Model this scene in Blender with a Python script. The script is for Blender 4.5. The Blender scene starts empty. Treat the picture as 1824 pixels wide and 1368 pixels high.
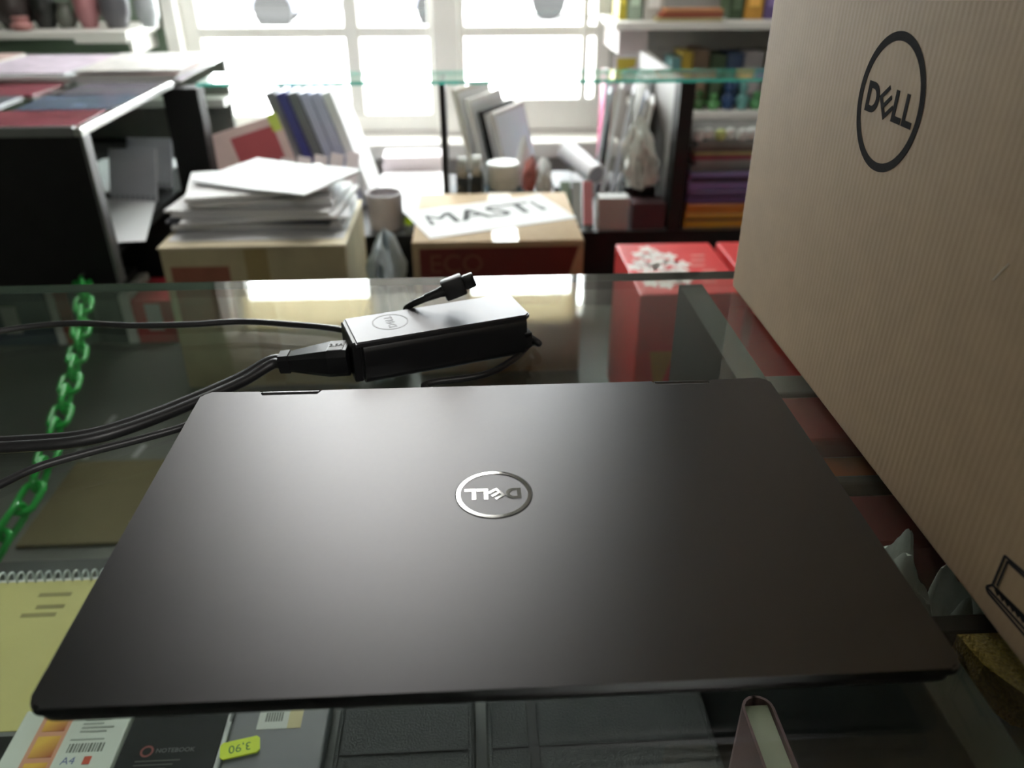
import bpy, bmesh, math, random
from mathutils import Vector, Matrix, Euler
random.seed(7)
R = math.radians
scn = bpy.context.scene
COL = scn.collection

# ------------------------------------------------------------------ camera, world, light, exposure
CAM_H, PITCH, YAW, FPX = .23, R(29.5), R(-3.1), 1420.0
cd = bpy.data.cameras.new('camera'); cam = bpy.data.objects.new('camera', cd); COL.objects.link(cam)
cam.location = (0, 0, CAM_H); cam.rotation_euler = (math.pi/2 - PITCH, 0, YAW)
cd.sensor_width = 36; cd.lens = 36*FPX/1824; cd.clip_start = .01; cd.clip_end = 200
cd.dof.use_dof = True; cd.dof.focus_distance = .40; cd.dof.aperture_fstop = 8.0
scn.camera = cam
w = bpy.data.worlds.new('overcast_sky'); scn.world = w; w.use_nodes = True
wn = w.node_tree.nodes['Background']; wn.inputs[0].default_value = (.93, .97, 1, 1); wn.inputs[1].default_value = 17.0
scn.view_settings.view_transform = 'Standard'; scn.view_settings.look = 'None'
scn.view_settings.gamma = 1; scn.view_settings.use_curve_mapping = False
scn.view_settings.exposure = 0.6
PANEL_STRENGTH = 6.0                  # ceiling light panel diffuser

# pixel of the photograph -> point on a known plane
cr = cam.rotation_euler.to_matrix()
def P(px, py, x=None, y=None, z=None):
    d = cr @ Vector(((px-912)/FPX, -(py-684)/FPX, -1)); c = Vector((0, 0, CAM_H))
    t = (z-c.z)/d.z if z is not None else ((y-c.y)/d.y if y is not None else (x-c.x)/d.x)
    return c + d*t

# ------------------------------------------------------------------ materials
MATS = {}
def mat(name, col, rough=.6, metal=0, var=.08, scale=30, bump=0, bscale=200, trans=0, emit=0, coat=0, spec=.5):
    if name in MATS: return MATS[name]
    m = bpy.data.materials.new(name); m.use_nodes = True; MATS[name] = m
    nt = m.node_tree; b = nt.nodes['Principled BSDF']
    b.inputs['Roughness'].default_value = rough; b.inputs['Metallic'].default_value = metal
    b.inputs['Specular IOR Level'].default_value = spec; b.inputs['Coat Weight'].default_value = coat
    tc = nt.nodes.new('ShaderNodeTexCoord')
    if var:
        n = nt.nodes.new('ShaderNodeTexNoise'); n.inputs['Scale'].default_value = scale; n.inputs['Detail'].default_value = 4
        mx = nt.nodes.new('ShaderNodeMix'); mx.data_type = 'RGBA'
        mx.inputs['A'].default_value = (*[c*(1-var) for c in col], 1); mx.inputs['B'].default_value = (*[min(1, c*(1+var)) for c in col], 1)
        nt.links.new(tc.outputs['Object'], n.inputs['Vector']); nt.links.new(n.outputs['Fac'], mx.inputs['Factor'])
        nt.links.new(mx.outputs['Result'], b.inputs['Base Color'])
    else: b.inputs['Base Color'].default_value = (*col, 1)
    if bump:
        n2 = nt.nodes.new('ShaderNodeTexNoise'); n2.inputs['Scale'].default_value = bscale; n2.inputs['Detail'].default_value = 3
        bp = nt.nodes.new('ShaderNodeBump'); bp.inputs['Strength'].default_value = bump; bp.inputs['Distance'].default_value = .002
        nt.links.new(tc.outputs['Object'], n2.inputs['Vector']); nt.links.new(n2.outputs['Fac'], bp.inputs['Height'])
        nt.links.new(bp.outputs['Normal'], b.inputs['Normal'])
    if emit:
        b.inputs['Emission Color'].default_value = (*col, 1); b.inputs['Emission Strength'].default_value = emit
    if trans:
        tl = nt.nodes.new('ShaderNodeBsdfTranslucent'); tl.inputs[0].default_value = (*col, 1)
        ms = nt.nodes.new('ShaderNodeMixShader'); ms.inputs[0].default_value = trans
        nt.links.new(b.outputs[0], ms.inputs[1]); nt.links.new(tl.outputs[0], ms.inputs[2])
        nt.links.new(ms.outputs[0], nt.nodes['Material Output'].inputs[0])
    return m

def glass_mat(name, tint, ior=1.5):
    # clear sheet glass: transmitted light straight through, mirror reflection by Fresnel on both faces
    if name in MATS: return MATS[name]
    m = bpy.data.materials.new(name); m.use_nodes = True; MATS[name] = m; nt = m.node_tree; N = nt.nodes
    N.remove(N['Principled BSDF'])
    g = N.new('ShaderNodeNewGeometry'); fr = N.new('ShaderNodeFresnel')
    mp = N.new('ShaderNodeMapRange'); mp.inputs[3].default_value = ior; mp.inputs[4].default_value = 1/ior
    nt.links.new(g.outputs['Backfacing'], mp.inputs[0]); nt.links.new(mp.outputs[0], fr.inputs[0])
    t = N.new('ShaderNodeBsdfTransparent'); t.inputs[0].default_value = (*tint, 1)
    gl = N.new('ShaderNodeBsdfGlossy'); gl.inputs['Roughness'].default_value = .015; gl.inputs[0].default_value = (1, 1, 1, 1)
    ms = N.new('ShaderNodeMixShader'); nt.links.new(fr.outputs[0], ms.inputs[0]); nt.links.new(t.outputs[0], ms.inputs[1]); nt.links.new(gl.outputs[0], ms.inputs[2])
    nt.links.new(ms.outputs[0], N['Material Output'].inputs[0])
    return m

def cardboard_mat(name, col, pitch=.0040, strength=.05):
    m = mat(name, col, .75, 0, .12, 60, spec=.5)
    nt = m.node_tree; N = nt.nodes; b = N['Principled BSDF']
    tc = N.new('ShaderNodeTexCoord'); wv = N.new('ShaderNodeTexWave'); wv.bands_direction = 'Y'; wv.inputs['Scale'].default_value = 2*math.pi/(20*pitch)
    wv.inputs['Distortion'].default_value = 3.0; wv.inputs['Detail'].default_value = 2; wv.inputs['Detail Scale'].default_value = .3
    n = N.new('ShaderNodeTexNoise'); n.inputs['Scale'].default_value = 350; n.inputs['Detail'].default_value = 4
    ad = N.new('ShaderNodeMath'); ad.operation = 'ADD'; sc = N.new('ShaderNodeMath'); sc.operation = 'MULTIPLY'; sc.inputs[1].default_value = .5
    bp = N.new('ShaderNodeBump'); bp.inputs['Strength'].default_value = strength; bp.inputs['Distance'].default_value = .0012
    L = nt.links.new
    L(tc.outputs['Object'], wv.inputs['Vector']); L(tc.outputs['Object'], n.inputs['Vector']); L(n.outputs['Fac'], sc.inputs[0])
    L(wv.outputs['Fac'], ad.inputs[0]); L(sc.outputs[0], ad.inputs[1]); L(ad.outputs[0], bp.inputs['Height']); L(bp.outputs[0], b.inputs['Normal'])
    return m

# ------------------------------------------------------------------ object helpers
def tag(o, label=None, cat=None, group=None, kind=None):
    if label: o['label'] = label
    if cat: o['category'] = cat
    if group: o['group'] = group
    if kind: o['kind'] = kind
    return o
def thing(name, label, cat, loc=(0, 0, 0), rot=(0, 0, 0), group=None):
    o = bpy.data.objects.new(name, None); o.empty_display_size = .02; COL.objects.link(o)
    o.location = loc; o.rotation_euler = rot
    return tag(o, label, cat, group)
def structure(name, loc=(0, 0, 0)):
    o = bpy.data.objects.new(name, None); COL.objects.link(o); o.location = loc; o['kind'] = 'structure'; return o

class MB:
    """collects shapes; build() links them as one mesh object"""
    def __init__(s): s.bm = bmesh.new()
    def box(s, x, y, z, bev=0, seg=2, M=None, mi=0):
        r = bmesh.ops.create_cube(s.bm, size=1); vs = r['verts']
        for v in vs:
            v.co = Vector(((x[0]+x[1])/2 + v.co.x*(x[1]-x[0]), (y[0]+y[1])/2 + v.co.y*(y[1]-y[0]), (z[0]+z[1])/2 + v.co.z*(z[1]-z[0])))
        fs = {f for v in vs for f in v.link_faces}
        if bev:
            es = list({e for v in vs for e in v.link_edges})
            rr = bmesh.ops.bevel(s.bm, geom=es, offset=bev, segments=seg, affect='EDGES', profile=.5)
            fs = set(rr['faces']) | {f for f in fs if f.is_valid}
            vs = list({v for f in fs for v in f.verts})
        for f in fs: f.material_index = mi
        if M is not None: bmesh.ops.transform(s.bm, matrix=M, verts=vs)
        return s
    def prism(s, pts, h0, h1, M=None, mi=0):
        """polygon in xy extruded h0..h1 in z"""
        lo = [s.bm.verts.new((p[0], p[1], h0)) for p in pts]; hi = [s.bm.verts.new((p[0], p[1], h1)) for p in pts]
        n = len(pts); fs = [s.bm.faces.new(hi), s.bm.faces.new(lo[::-1])]
        for i in range(n): fs.append(s.bm.faces.new((lo[i], lo[(i+1) % n], hi[(i+1) % n], hi[i])))
        for f in fs: f.material_index = mi
        if M is not None: bmesh.ops.transform(s.bm, matrix=M, verts=lo+hi)
        return s
    def ring(s, outer, inner, h0, h1, M=None, mi=0):
        n = len(outer); V = []
        for h in (h0, h1):
            V.append([s.bm.verts.new((p[0], p[1], h)) for p in outer]); V.append([s.bm.verts.new((p[0], p[1], h)) for p in inner])
        ol, il, oh, ih = V
        for i in range(n):
            j = (i+1) % n
            for q in ((oh[i], oh[j], ih[j], ih[i])[::-1], (ol[i], ol[j], il[j], il[i]), (ol[i], oh[i], oh[j], ol[j])[::-1], (il[i], il[j], ih[j], ih[i])[::-1]):
                s.bm.faces.new(q).material_index = mi
        if M is not None: bmesh.ops.transform(s.bm, matrix=M, verts=ol+il+oh+ih)
        return s
    def lathe(s, prof, c=(0, 0, 0), n=20, M=None, cap=True):
        rows = []
        for r, z in prof:
            rows.append([s.bm.verts.new((c[0]+r*math.cos(2*math.pi*i/n), c[1]+r*math.sin(2*math.pi*i/n), c[2]+z)) for i in range(n)])
        for a, b in zip(rows, rows[1:]):
            for i in range(n): s.bm.faces.new((a[i], a[(i+1) % n], b[(i+1) % n], b[i]))
        if cap: s.bm.faces.new(rows[0][::-1]); s.bm.faces.new(rows[-1])
        if M is not None: bmesh.ops.transform(s.bm, matrix=M, verts=[v for r in rows for v in r])
        return s
    def tube(s, pts, r, n=10, closed=False, rx=None):
        """r may be a number or a list; rx flattens sideways (twin cords)"""
        pts = [Vector(p) for p in pts]; m = len(pts); rows = []; up = Vector((0, 0, 1)); pu = None
        for i, p in enumerate(pts):
            a = pts[(i-1) % m] if (closed or i) else p; b = pts[(i+1) % m] if (closed or i < m-1) else p
            t = (b-a).normalized()
            if pu is None: pu = (up - t*up.dot(t)); pu = pu if pu.length > .05 else Vector((1, 0, 0)) - t*t.x
            u = (pu - t*pu.dot(t)).normalized(); pu = u; v = t.cross(u)
            rr = r[i] if isinstance(r, (list, tuple)) else r; rv = rr*(rx or 1)
            rows.append([s.bm.verts.new(p + u*(rr*math.sin(2*math.pi*k/n)) + v*(rv*math.cos(2*math.pi*k/n))) for k in range(n)])
        for i in range(m if closed else m-1):
            a, b = rows[i], rows[(i+1) % m]
            for k in range(n): s.bm.faces.new((a[k], a[(k+1) % n], b[(k+1) % n], b[k]))
        if not closed: s.bm.faces.new(rows[0][::-1]); s.bm.faces.new(rows[-1])
        return s
    def grid(s, fn, nu, nv, thick=0):
        """surface fn(u,v)->Vector, optional thickness downwards"""
        top = [[s.bm.verts.new(fn(i/nu, j/nv)) for j in range(nv+1)] for i in range(nu+1)]
        for i in range(nu):
            for j in range(nv): s.bm.faces.new((top[i][j], top[i+1][j], top[i+1][j+1], top[i][j+1]))
        if thick:
            lo = [[s.bm.verts.new(v.co - Vector((0, 0, thick))) for v in row] for row in top]
            for i in range(nu):
                for j in range(nv): s.bm.faces.new((lo[i][j], lo[i][j+1], lo[i+1][j+1], lo[i+1][j]))
            rim = [(i, 0) for i in range(nu)] + [(nu, j) for j in range(nv)] + [(i, nv) for i in range(nu, 0, -1)] + [(0, j) for j in range(nv, 0, -1)]
            for k in range(len(rim)):
                a, b = rim[k], rim[(k+1) % len(rim)]
                s.bm.faces.new((top[a[0]][a[1]], lo[a[0]][a[1]], lo[b[0]][b[1]], top[b[0]][b[1]]))
        return s
    def build(s, name, mats, parent=None, local=False, smooth=False, loc=None, rot=None):
        bmesh.ops.recalc_face_normals(s.bm, faces=s.bm.faces)
        if loc is not None and not local: bmesh.ops.translate(s.bm, vec=-Vector(loc), verts=s.bm.verts)
        me = bpy.data.meshes.new(name); s.bm.to_mesh(me); s.bm.free()
        for m in (mats if isinstance(mats, (list, tuple)) else [mats]): me.materials.append(m)
        if smooth:
            for p in me.polygons: p.use_smooth = True
            try: me.set_sharp_from_angle(angle=R(40))
            except Exception: pass
        o = bpy.data.objects.new(name, me); COL.objects.link(o)
        if loc is not None: o.location = loc
        if rot is not None: o.rotation_euler = rot
        if parent is not None:
            o.parent = parent
            if not local: o.matrix_parent_inverse = world_of(parent).inverted()
        return o
def world_of(o):
    m = o.matrix_basis.copy()
    if o.parent: m = world_of(o.parent) @ o.matrix_parent_inverse @ m
    return m

def base_of(x, y, z): return ((x[0]+x[1])/2, (y[0]+y[1])/2, z[0])
def solid(name, label, cat, x, y, z, m, bev=.001, group=None, rz=0, tilt=(0, 0)):
    """a one-piece boxy thing, resting at its base"""
    c = base_of(x, y, z); mb = MB(); mb.box((x[0]-c[0], x[1]-c[0]), (y[0]-c[1], y[1]-c[1]), (.0003, z[1]-z[0]), bev)
    o = mb.build(name, m, loc=None); o.location = c; o.rotation_euler = (tilt[0], tilt[1], rz)
    return tag(o, label, cat, group)
def part(name, x, y, z, m, parent, bev=0, local=False):
    return MB().box(x, y, z, bev).build(name, m, parent, local)

def text_part(name, txt, size, m, parent, M, extrude=.0002, align='CENTER', local=False, bold=0, double=0):
    cu = bpy.data.curves.new(name, 'FONT'); cu.body = txt; cu.size = size; cu.extrude = extrude; cu.align_x = align; cu.align_y = 'CENTER'; cu.offset = bold
    cu.resolution_u = 3
    t = bpy.data.objects.new(name, cu); COL.objects.link(t)
    me = bpy.data.meshes.new_from_object(t.evaluated_get(bpy.context.evaluated_depsgraph_get())); bpy.data.objects.remove(t)
    if double:
        b_ = bmesh.new(); b_.from_mesh(me); g_ = bmesh.ops.duplicate(b_, geom=b_.verts[:]+b_.edges[:]+b_.faces[:])
        bmesh.ops.translate(b_, vec=(double, 0, 0), verts=[v for v in g_['geom'] if isinstance(v, bmesh.types.BMVert)]); b_.to_mesh(me); b_.free()
    me.materials.clear(); me.materials.append(m); me.transform(M)
    o = bpy.data.objects.new(name, me); COL.objects.link(o); o.parent = parent
    if parent is not None and not local: o.matrix_parent_inverse = world_of(parent).inverted()
    return o

def circle(r, n=64, sx=1): return [(r*sx*math.cos(2*math.pi*i/n), r*math.sin(2*math.pi*i/n)) for i in range(n)]
def logo_parts(parent, m, M, h, ring_w=.10, ring_mat=None, local=False, names=('logo_ring', 'logo_letter')):
    """round emblem: a ring and four letters, the second one tilted; unit radius, scaled by M"""
    MB().ring(circle(1), circle(1-ring_w), 0, h, M).build(names[0], ring_mat or m, parent, local)
    def arc(cx, r, ry, n=10): return [(cx + r*math.cos(a), ry*math.sin(a)) for a in [math.pi/2 - math.pi*i/n for i in range(n+1)]]
    o = [(-.72, -.225), (-.72, .225)] + arc(-.53, .22, .225); i_ = [(-.615, -.125), (-.615, .125)] + arc(-.53, .115, .125)
    MB().ring(o, i_, 0, h, M).build(names[1], m, parent, local)
    a = R(38); ca, sa = math.cos(a), math.sin(a)
    def rot(p): x, y = p; return (-.075 + 1.08*(x*ca - y*sa), -.005 + 1.08*(x*sa + y*ca))
    e = [(-.14, -.18), (.155, -.18), (.155, -.118), (-.065, -.118), (-.065, -.031), (.155, -.031), (.155, .031), (-.065, .031), (-.065, .118), (.155, .118), (.155, .18), (-.14, .18)]
    MB().prism([rot(p) for p in e], 0, h, M).build(names[1], m, parent, local)
    for x0 in (.165, .485):
        MB().prism([(x0, -.225), (x0+.29, -.225), (x0+.29, -.13), (x0+.095, -.13), (x0+.095, .225), (x0, .225)], 0, h, M).build(names[1], m, parent, local)

def spline(pts, n=8):
    pts = [Vector(p) for p in pts]; out = []
    for i in range(len(pts)-1):
        p0 = pts[max(i-1, 0)]; p1 = pts[i]; p2 = pts[i+1]; p3 = pts[min(i+2, len(pts)-1)]
        for k in range(n):
            t = k/n; out.append(.5*((2*p1) + (p2-p0)*t + (2*p0-5*p1+4*p2-p3)*t*t + (3*p1-p0-3*p2+p3)*t**3))
    out.append(pts[-1]); return out

# shared materials
black = mat('black_laminate', (.007, .0068, .0065), .5, var=.15, spec=.25)
dkgrey = mat('dark_grey_laminate', (.035, .038, .034), .5, var=.15)
edgegrey = mat('grey_edge_band', (.085, .09, .08), .5)
white_paint = mat('white_paint', (.78, .77, .72), .45, var=.03)
paper = mat('white_paper', (.80, .80, .80), .7, var=.03, trans=.15)
paper2 = mat('grey_white_paper', (.66, .67, .68), .7, var=.04)
cream = mat('cream_paper', (.62, .60, .46), .7, var=.05)
alu = mat('brushed_aluminium', (.72, .72, .70), .3, 1, .05)
ink = mat('black_ink', (.018, .017, .018), .6, var=.05)
teal_edge = mat('green_glass_edge', (.05, .30, .24), .25, var=.1, trans=.3)
dark_edge = mat('dark_glass_edge', (.06, .085, .07), .2, var=.1)
shelf_glass = glass_mat('shelf_glass', (.90, .96, .93))
top_glass = glass_mat('counter_glass', (.90, .94, .91))
pane_glass = glass_mat('window_glass', (.97, .98, .97))
rubber = mat('black_cable_rubber', (.014, .014, .015), .42, var=.05)

# ------------------------------------------------------------------ the room
FLOOR, CEIL, WALL_Y = -.95, 1.62, 2.60
o = part('floor', (-2.4, 2.0), (-2.2, WALL_Y), (FLOOR-.1, FLOOR), mat('grey_floor_tile', (.42, .40, .36), .5, scale=4), None); o['kind'] = 'structure'
o = part('ceiling', (-2.4, 2.0), (-2.2, WALL_Y+.2), (CEIL, CEIL+.1), mat('ceiling_paint', (.20, .195, .18), .8, var=.03), None); o['kind'] = 'structure'
wall_l = mat('green_wall_paint', (.17, .235, .17), .7, var=.05, scale=6); wall_g = mat('grey_wall_paint', (.50, .48, .45), .7, var=.04, scale=6)
o = part('wall_left', (-2.5, -2.4), (-2.2, WALL_Y), (FLOOR, CEIL), wall_l, None); o['kind'] = 'structure'
o = part('wall_right', (2.0, 2.1), (-2.2, WALL_Y), (FLOOR, CEIL), wall_g, None); o['kind'] = 'structure'
o = part('wall_front', (-2.4, 2.0), (-2.3, -2.2), (FLOOR, CEIL), mat('white_wall_paint', (.74, .73, .70), .7, var=.04, scale=6), None); o['kind'] = 'structure'
WT, WB = 1.00, -.318                                  # window head and bottom of the frames
wb = structure('wall_back', (0, WALL_Y, FLOOR))
wy = (WALL_Y, WALL_Y+.2)
part('left_pier', (-2.4, -.872), wy, (FLOOR, CEIL), wall_l, wb)
part('right_pier', (.442, 2.0), wy, (FLOOR, CEIL), wall_g, wb)
part('lintel', (-.872, .442), wy, (WT, CEIL), wall_g, wb)
part('parapet', (-.872, .442), wy, (FLOOR, WB), wall_g, wb)
part('window_post', (-.098, -.020), wy, (WB, WT), white_paint, wb, .004)
part('white_casing', (-.872, -.832), (WALL_Y-.03, WALL_Y+.2), (WB, WT), white_paint, wb, .004)
s = part('trim_1', (-.90, .47), (2.49, WALL_Y+.06), (-.380, -.330), white_paint, None, .006); s['kind'] = 'structure'

def window(name, x0, x1, cols, rows, bottom, vent=None):
    """frame, muntins, panes; cols and rows give the pane openings"""
    wdw = structure(name, ((x0+x1)/2, WALL_Y, WB)); fy = (WALL_Y+.02, WALL_Y+.075); gy = (WALL_Y+.045, WALL_Y+.049)
    f = MB(); f.box((x0, cols[0][0]), fy, (WB, WT), .004); f.box((cols[-1][1], x1), fy, (WB, WT), .004)
    f.box((cols[0][0], cols[-1][1]), fy, (WB, bottom), .004); f.box((cols[0][0], cols[-1][1]), fy, (rows[-1][1], WT), .004)
    f.build('window_frame', white_paint, wdw)
    for a, b in zip(cols, cols[1:]): part('mullion', (a[1], b[0]), fy, (bottom, rows[-1][1]), white_paint, wdw, .004)
    for a, b in zip(rows, rows[1:]):
        for c in cols: part('glazing_bar', c, (WALL_Y+.026, WALL_Y+.07), (a[1], b[0]), white_paint, wdw, .003)
    for ci, c in enumerate(cols):
        for ri, r in enumerate(rows):
            part('pane', c, gy, r, (white_paint if (vent and (ci, ri) in vent) else pane_glass), wdw)
    return wdw
rows1 = [(-.266, -.046), (-.014, .206), (.238, .458), (.490, .710), (.742, .975)]
rows2 = [(-.224, -.046), (-.014, .206), (.238, .458), (.490, .710), (.742, .975)]
w1 = window('window_1', -.832, -.098, [(-.786, -.362), (-.318, -.112)], rows1, -.266, vent={(1, 4)})
w2 = window('window_2', -.020, .442, [(-.002, .355), (.376, .400)], rows2, -.224)
blindm = mat('cream_blind_fabric', (.80, .74, .60), .8, var=.04, trans=.55)
for nm, x0, x1, lab in (('roller_blind', -.800, -.350, 'cream roller blind at the head of the wide left window pane'), ('roller_blind', -.012, .362, 'cream roller blind at the head of the window beside the right pier')):
    b = thing(nm, lab, 'blind', ((x0+x1)/2, WALL_Y, .985), group='roller blinds')
    MB().box((x0, x1), (WALL_Y+.006, WALL_Y+.0085), (.872, .985)).build('fabric', blindm, b)
    MB().tube([(x0, WALL_Y+.004, .992), (x1, WALL_Y+.004, .992)], .012, 12).build('roller', white_paint, b, smooth=True)

# ------------------------------------------------------------------ outside
pave = mat('pale_pavement', (.72, .70, .68), .8, var=.08, scale=1)
o = part('street_ground', (-14, 14), (WALL_Y+.2, 40), (-1.3, -1.2), pave, None); o['kind'] = 'structure'
def car(label, loc, rz, col):
    c = thing('car', label, 'car', loc, (0, 0, rz)); paint = mat('car_paint_%s' % label.split()[0], col, .3, var=.03)
    prof = [(-2.1, .3), (-2.1, .75), (-1.95, .9), (-1.2, .95), (-.6, 1.42), (.9, 1.45), (1.6, .98), (2.1, .85), (2.12, .3)]
    Mx = Matrix.Rotation(math.pi/2, 4, 'X')
    MB().prism(prof, -.85, .85, Mx).build('body', paint, c, True)
    win = [(-1.05, .97), (-.55, 1.34), (.85, 1.37), (1.4, .99)]
    for sgn in (-1, 1): MB().prism(win, sgn*.852-.004, sgn*.852+.004, Mx).build('side_window', dkgrey, c, True)
    for x in (-1.3, 1.35):
        for sgn in (-1, 1):
            MB().lathe([(.2, -.09), (.32, -.09), (.32, .09), (.2, .09)], n=18, M=Matrix.Translation((x, sgn*.78, .32)) @ Matrix.Rotation(math.pi/2, 4, 'X')).build('wheel', black, c, True)
car('grey hatchback parked across the street outside the left window', (-1.9, 15.5, -1.2), R(4), (.13, .135, .17))
car('mauve estate car parked across the street outside the right window', (2.9, 17, -1.2), R(-3), (.17, .15, .16))

# ------------------------------------------------------------------ ceiling light panel, added fill light
LX, LY, LZ = (-.70, .048), (1.70, 2.38), 1.15
lp = thing('hanging_light', 'wide flat light panel hung on rods near the window wall', 'light', (-.3, 2.1, LZ))
lp2 = thing('fill_light', 'long fill light panel added out of view on the ceiling behind the camera', 'light', (.95, -1.1, CEIL-.03))  # fill light added behind the camera to brighten faces turned towards it
MB().ring([(.27, -1.33), (1.63, -1.33), (1.63, -.87), (.27, -.87)], [(.3, -1.3), (1.6, -1.3), (1.6, -.9), (.3, -.9)], CEIL-.03, CEIL).build('frame', white_paint, lp2)
part('diffuser', (.3, 1.6), (-1.3, -.9), (CEIL-.025, CEIL-.012), mat('fill_diffuser', (1, .98, .94), .5, var=0, emit=15), lp2)
f = MB(); f.ring([(LX[0]-.012, LY[0]-.012), (LX[1]+.012, LY[0]-.012), (LX[1]+.012, LY[1]+.012), (LX[0]-.012, LY[1]+.012)], [(LX[0], LY[0]), (LX[1], LY[0]), (LX[1], LY[1]), (LX[0], LY[1])], LZ, LZ+.03)
f.build('frame', white_paint, lp)
part('back_plate', LX, LY, (LZ+.02, LZ+.03), white_paint, lp)
part('diffuser', LX, LY, (LZ+.004, LZ+.012), mat('lit_diffuser', (1, .98, .94), .5, var=0, emit=PANEL_STRENGTH), lp)
for x in (LX[0]+.05, LX[1]-.05):
    for y in (LY[0]+.05, LY[1]-.05): MB().tube([(x, y, LZ+.03), (x, y, CEIL)], .004, 8).build('rod', alu, lp)

# ------------------------------------------------------------------ near glass counter
GY = .576
ctr = thing('display_counter', 'long glass-topped display counter with dark inner shelf and side boards', 'counter', (0, .28, FLOOR))
g = MB(); g.box((-1.0, 1.0), (-.05, GY), (-.0065, 0), .0006, 1)
gt = g.build('glass_top', [top_glass, dark_edge], ctr)
for p in gt.data.polygons:
    if abs(p.normal.z) < .9: p.material_index = 1
TOPZ = -.0068
part('front_panel', (-1.0, 1.0), (-.05, -.032), (FLOOR, TOPZ), black, ctr)
for x in ((-1.0, -.982), (.160, .178), (.982, 1.0)):
    pn = part('divider_board', x, (-.0318, .566), (FLOOR, TOPZ), black, ctr)
    part('edge_band', (x[0], x[1]), (-.0318, .5665), (TOPZ-.0015, TOPZ+.0001), edgegrey, pn)
SZ = -.265
for i, x in enumerate(((-.9819, .1599), (.1781, .9819))):
    part('inner_shelf', x, (-.0318, .572), (SZ-.016, SZ), mat('shelf_board', (.035, .04, .035), .5, var=.12), ctr)
    part('bottom_board', x, (-.0318, .572), (FLOOR+.03, FLOOR+.05), black, ctr)
# thin steel clips that hold the back edge of the glass
for x in (-.72, .70): part('glass_clip', (x-.012, x+.012), (GY-.010, GY+.004), (-.012, .003), alu, ctr, .001)

# ------------------------------------------------------------------ laptop
lidm = mat('dark_bronze_aluminium', (.140, .139, .142), .33, 1, .02, 400)
nt_ = lidm.node_tree; gb_ = nt_.nodes.new('ShaderNodeBsdfAnisotropic'); gb_.distribution = 'BECKMANN'; gb_.inputs['Roughness'].default_value = .385
pl_ = nt_.nodes['Principled BSDF']; nt_.links.new(pl_.inputs['Base Color'].links[0].from_socket, gb_.inputs['Color']); nt_.links.new(gb_.outputs[0], nt_.nodes['Material Output'].inputs[0])
basem = mat('dark_bronze_base', (.10, .095, .095), .35, 1, .02, 400)
chrome = mat('polished_chrome', (.92, .92, .92), .06, 1, 0)
lx, ly = (-.145, .1616), (.1764, .3767)
lc = ((lx[0]+lx[1])/2, (ly[0]+ly[1])/2)
lap = thing('laptop', 'closed dark bronze laptop lying on the glass counter with round chrome emblem', 'laptop', (*lc, 0))
def slab(x, y, z, rc, bev):
    mb = MB(); pts = []
    for cx, cy, a0 in ((x[1]-rc, y[1]-rc, 0), (x[0]+rc, y[1]-rc, 90), (x[0]+rc, y[0]+rc, 180), (x[1]-rc, y[0]+rc, 270)):
        for k in range(7): a = R(a0+15*k); pts.append((cx+rc*math.cos(a), cy+rc*math.sin(a)))
    mb.prism(pts, z[0], z[1])
    es = [e for e in mb.bm.edges if abs(e.verts[0].co.z-e.verts[1].co.z) < 1e-6]
    bmesh.ops.bevel(mb.bm, geom=es, offset=bev, segments=3, affect='EDGES', profile=.6)
    return mb
def outline(x, y, rc):
    q = []
    for cx, cy, a0 in ((x[1]-rc, y[1]-rc, 0), (x[0]+rc, y[1]-rc, 90), (x[0]+rc, y[0]+rc, 180), (x[1]-rc, y[0]+rc, 270)):
        for k in range(7): a = R(a0+15*k); q.append((cx+rc*math.cos(a), cy+rc*math.sin(a)))
    return q
base = MB(); lay = []
for ins, z_ in ((.022, .0018), (.012, .0030), (.0026, .0078), (.0016, .0086), (.0012, .0094), (.0012, .0121), (.0018, .0124)):
    lay.append([base.bm.verts.new((*p_, z_)) for p_ in outline((lx[0]+ins, lx[1]-ins), (ly[0]+ins, ly[1]-.0045-ins*.6), .006)])
for a_, b_ in zip(lay, lay[1:]):
    for k in range(len(a_)): base.bm.faces.new((a_[k], a_[(k+1) % len(a_)], b_[(k+1) % len(a_)], b_[k]))
base.bm.faces.new(lay[0][::-1]); base.bm.faces.new(lay[-1])
base = base.build('base', basem, lap, smooth=True)
part('feet', (lx[0]+.04, lx[1]-.04), (ly[0]+.030, ly[0]+.036), (0.0001, .0022), rubber, lap, .0005)
part('feet', (lx[0]+.04, lx[1]-.04), (ly[1]-.05, ly[1]-.044), (0.0001, .0022), rubber, lap, .0005)
part('screen_gasket', (lx[0]+.003, lx[1]-.003), (ly[0]+.003, ly[1]-.006), (.0123, .0134), black, lap)
# lid with two hinge cut-outs in the rear edge
hin = [(P(519, 695, z=.0165).x, .031/2), (P(1214, 679, z=.0165).x, .031/2)]
lid = MB(); pts = []; rc = .005
for cx, cy, a0 in ((lx[1]-rc, ly[1]-rc, 0), (lx[0]+rc, ly[1]-rc, 90), (lx[0]+rc, ly[0]+rc, 180), (lx[1]-rc, ly[0]+rc, 270)):
    for k in range(7): a = R(a0+15*k); pts.append((cx+rc*math.cos(a), cy+rc*math.sin(a)))
    if a0 == 0:
        for hx, hw in sorted(hin, key=lambda q: -q[0]):
            pts += [(hx+hw, ly[1]), (hx+hw, ly[1]-.0060), (hx-hw, ly[1]-.0060), (hx-hw, ly[1])]
lid.prism(pts, .0133, .0165)
es = [e for e in lid.bm.edges if abs(e.verts[0].co.z-e.verts[1].co.z) < 1e-6 and e.verts[0].co.z > .016]
bmesh.ops.bevel(lid.bm, geom=es, offset=.0010, segments=2, affect='EDGES')
lido = lid.build('lid', lidm, lap, smooth=True)
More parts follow.
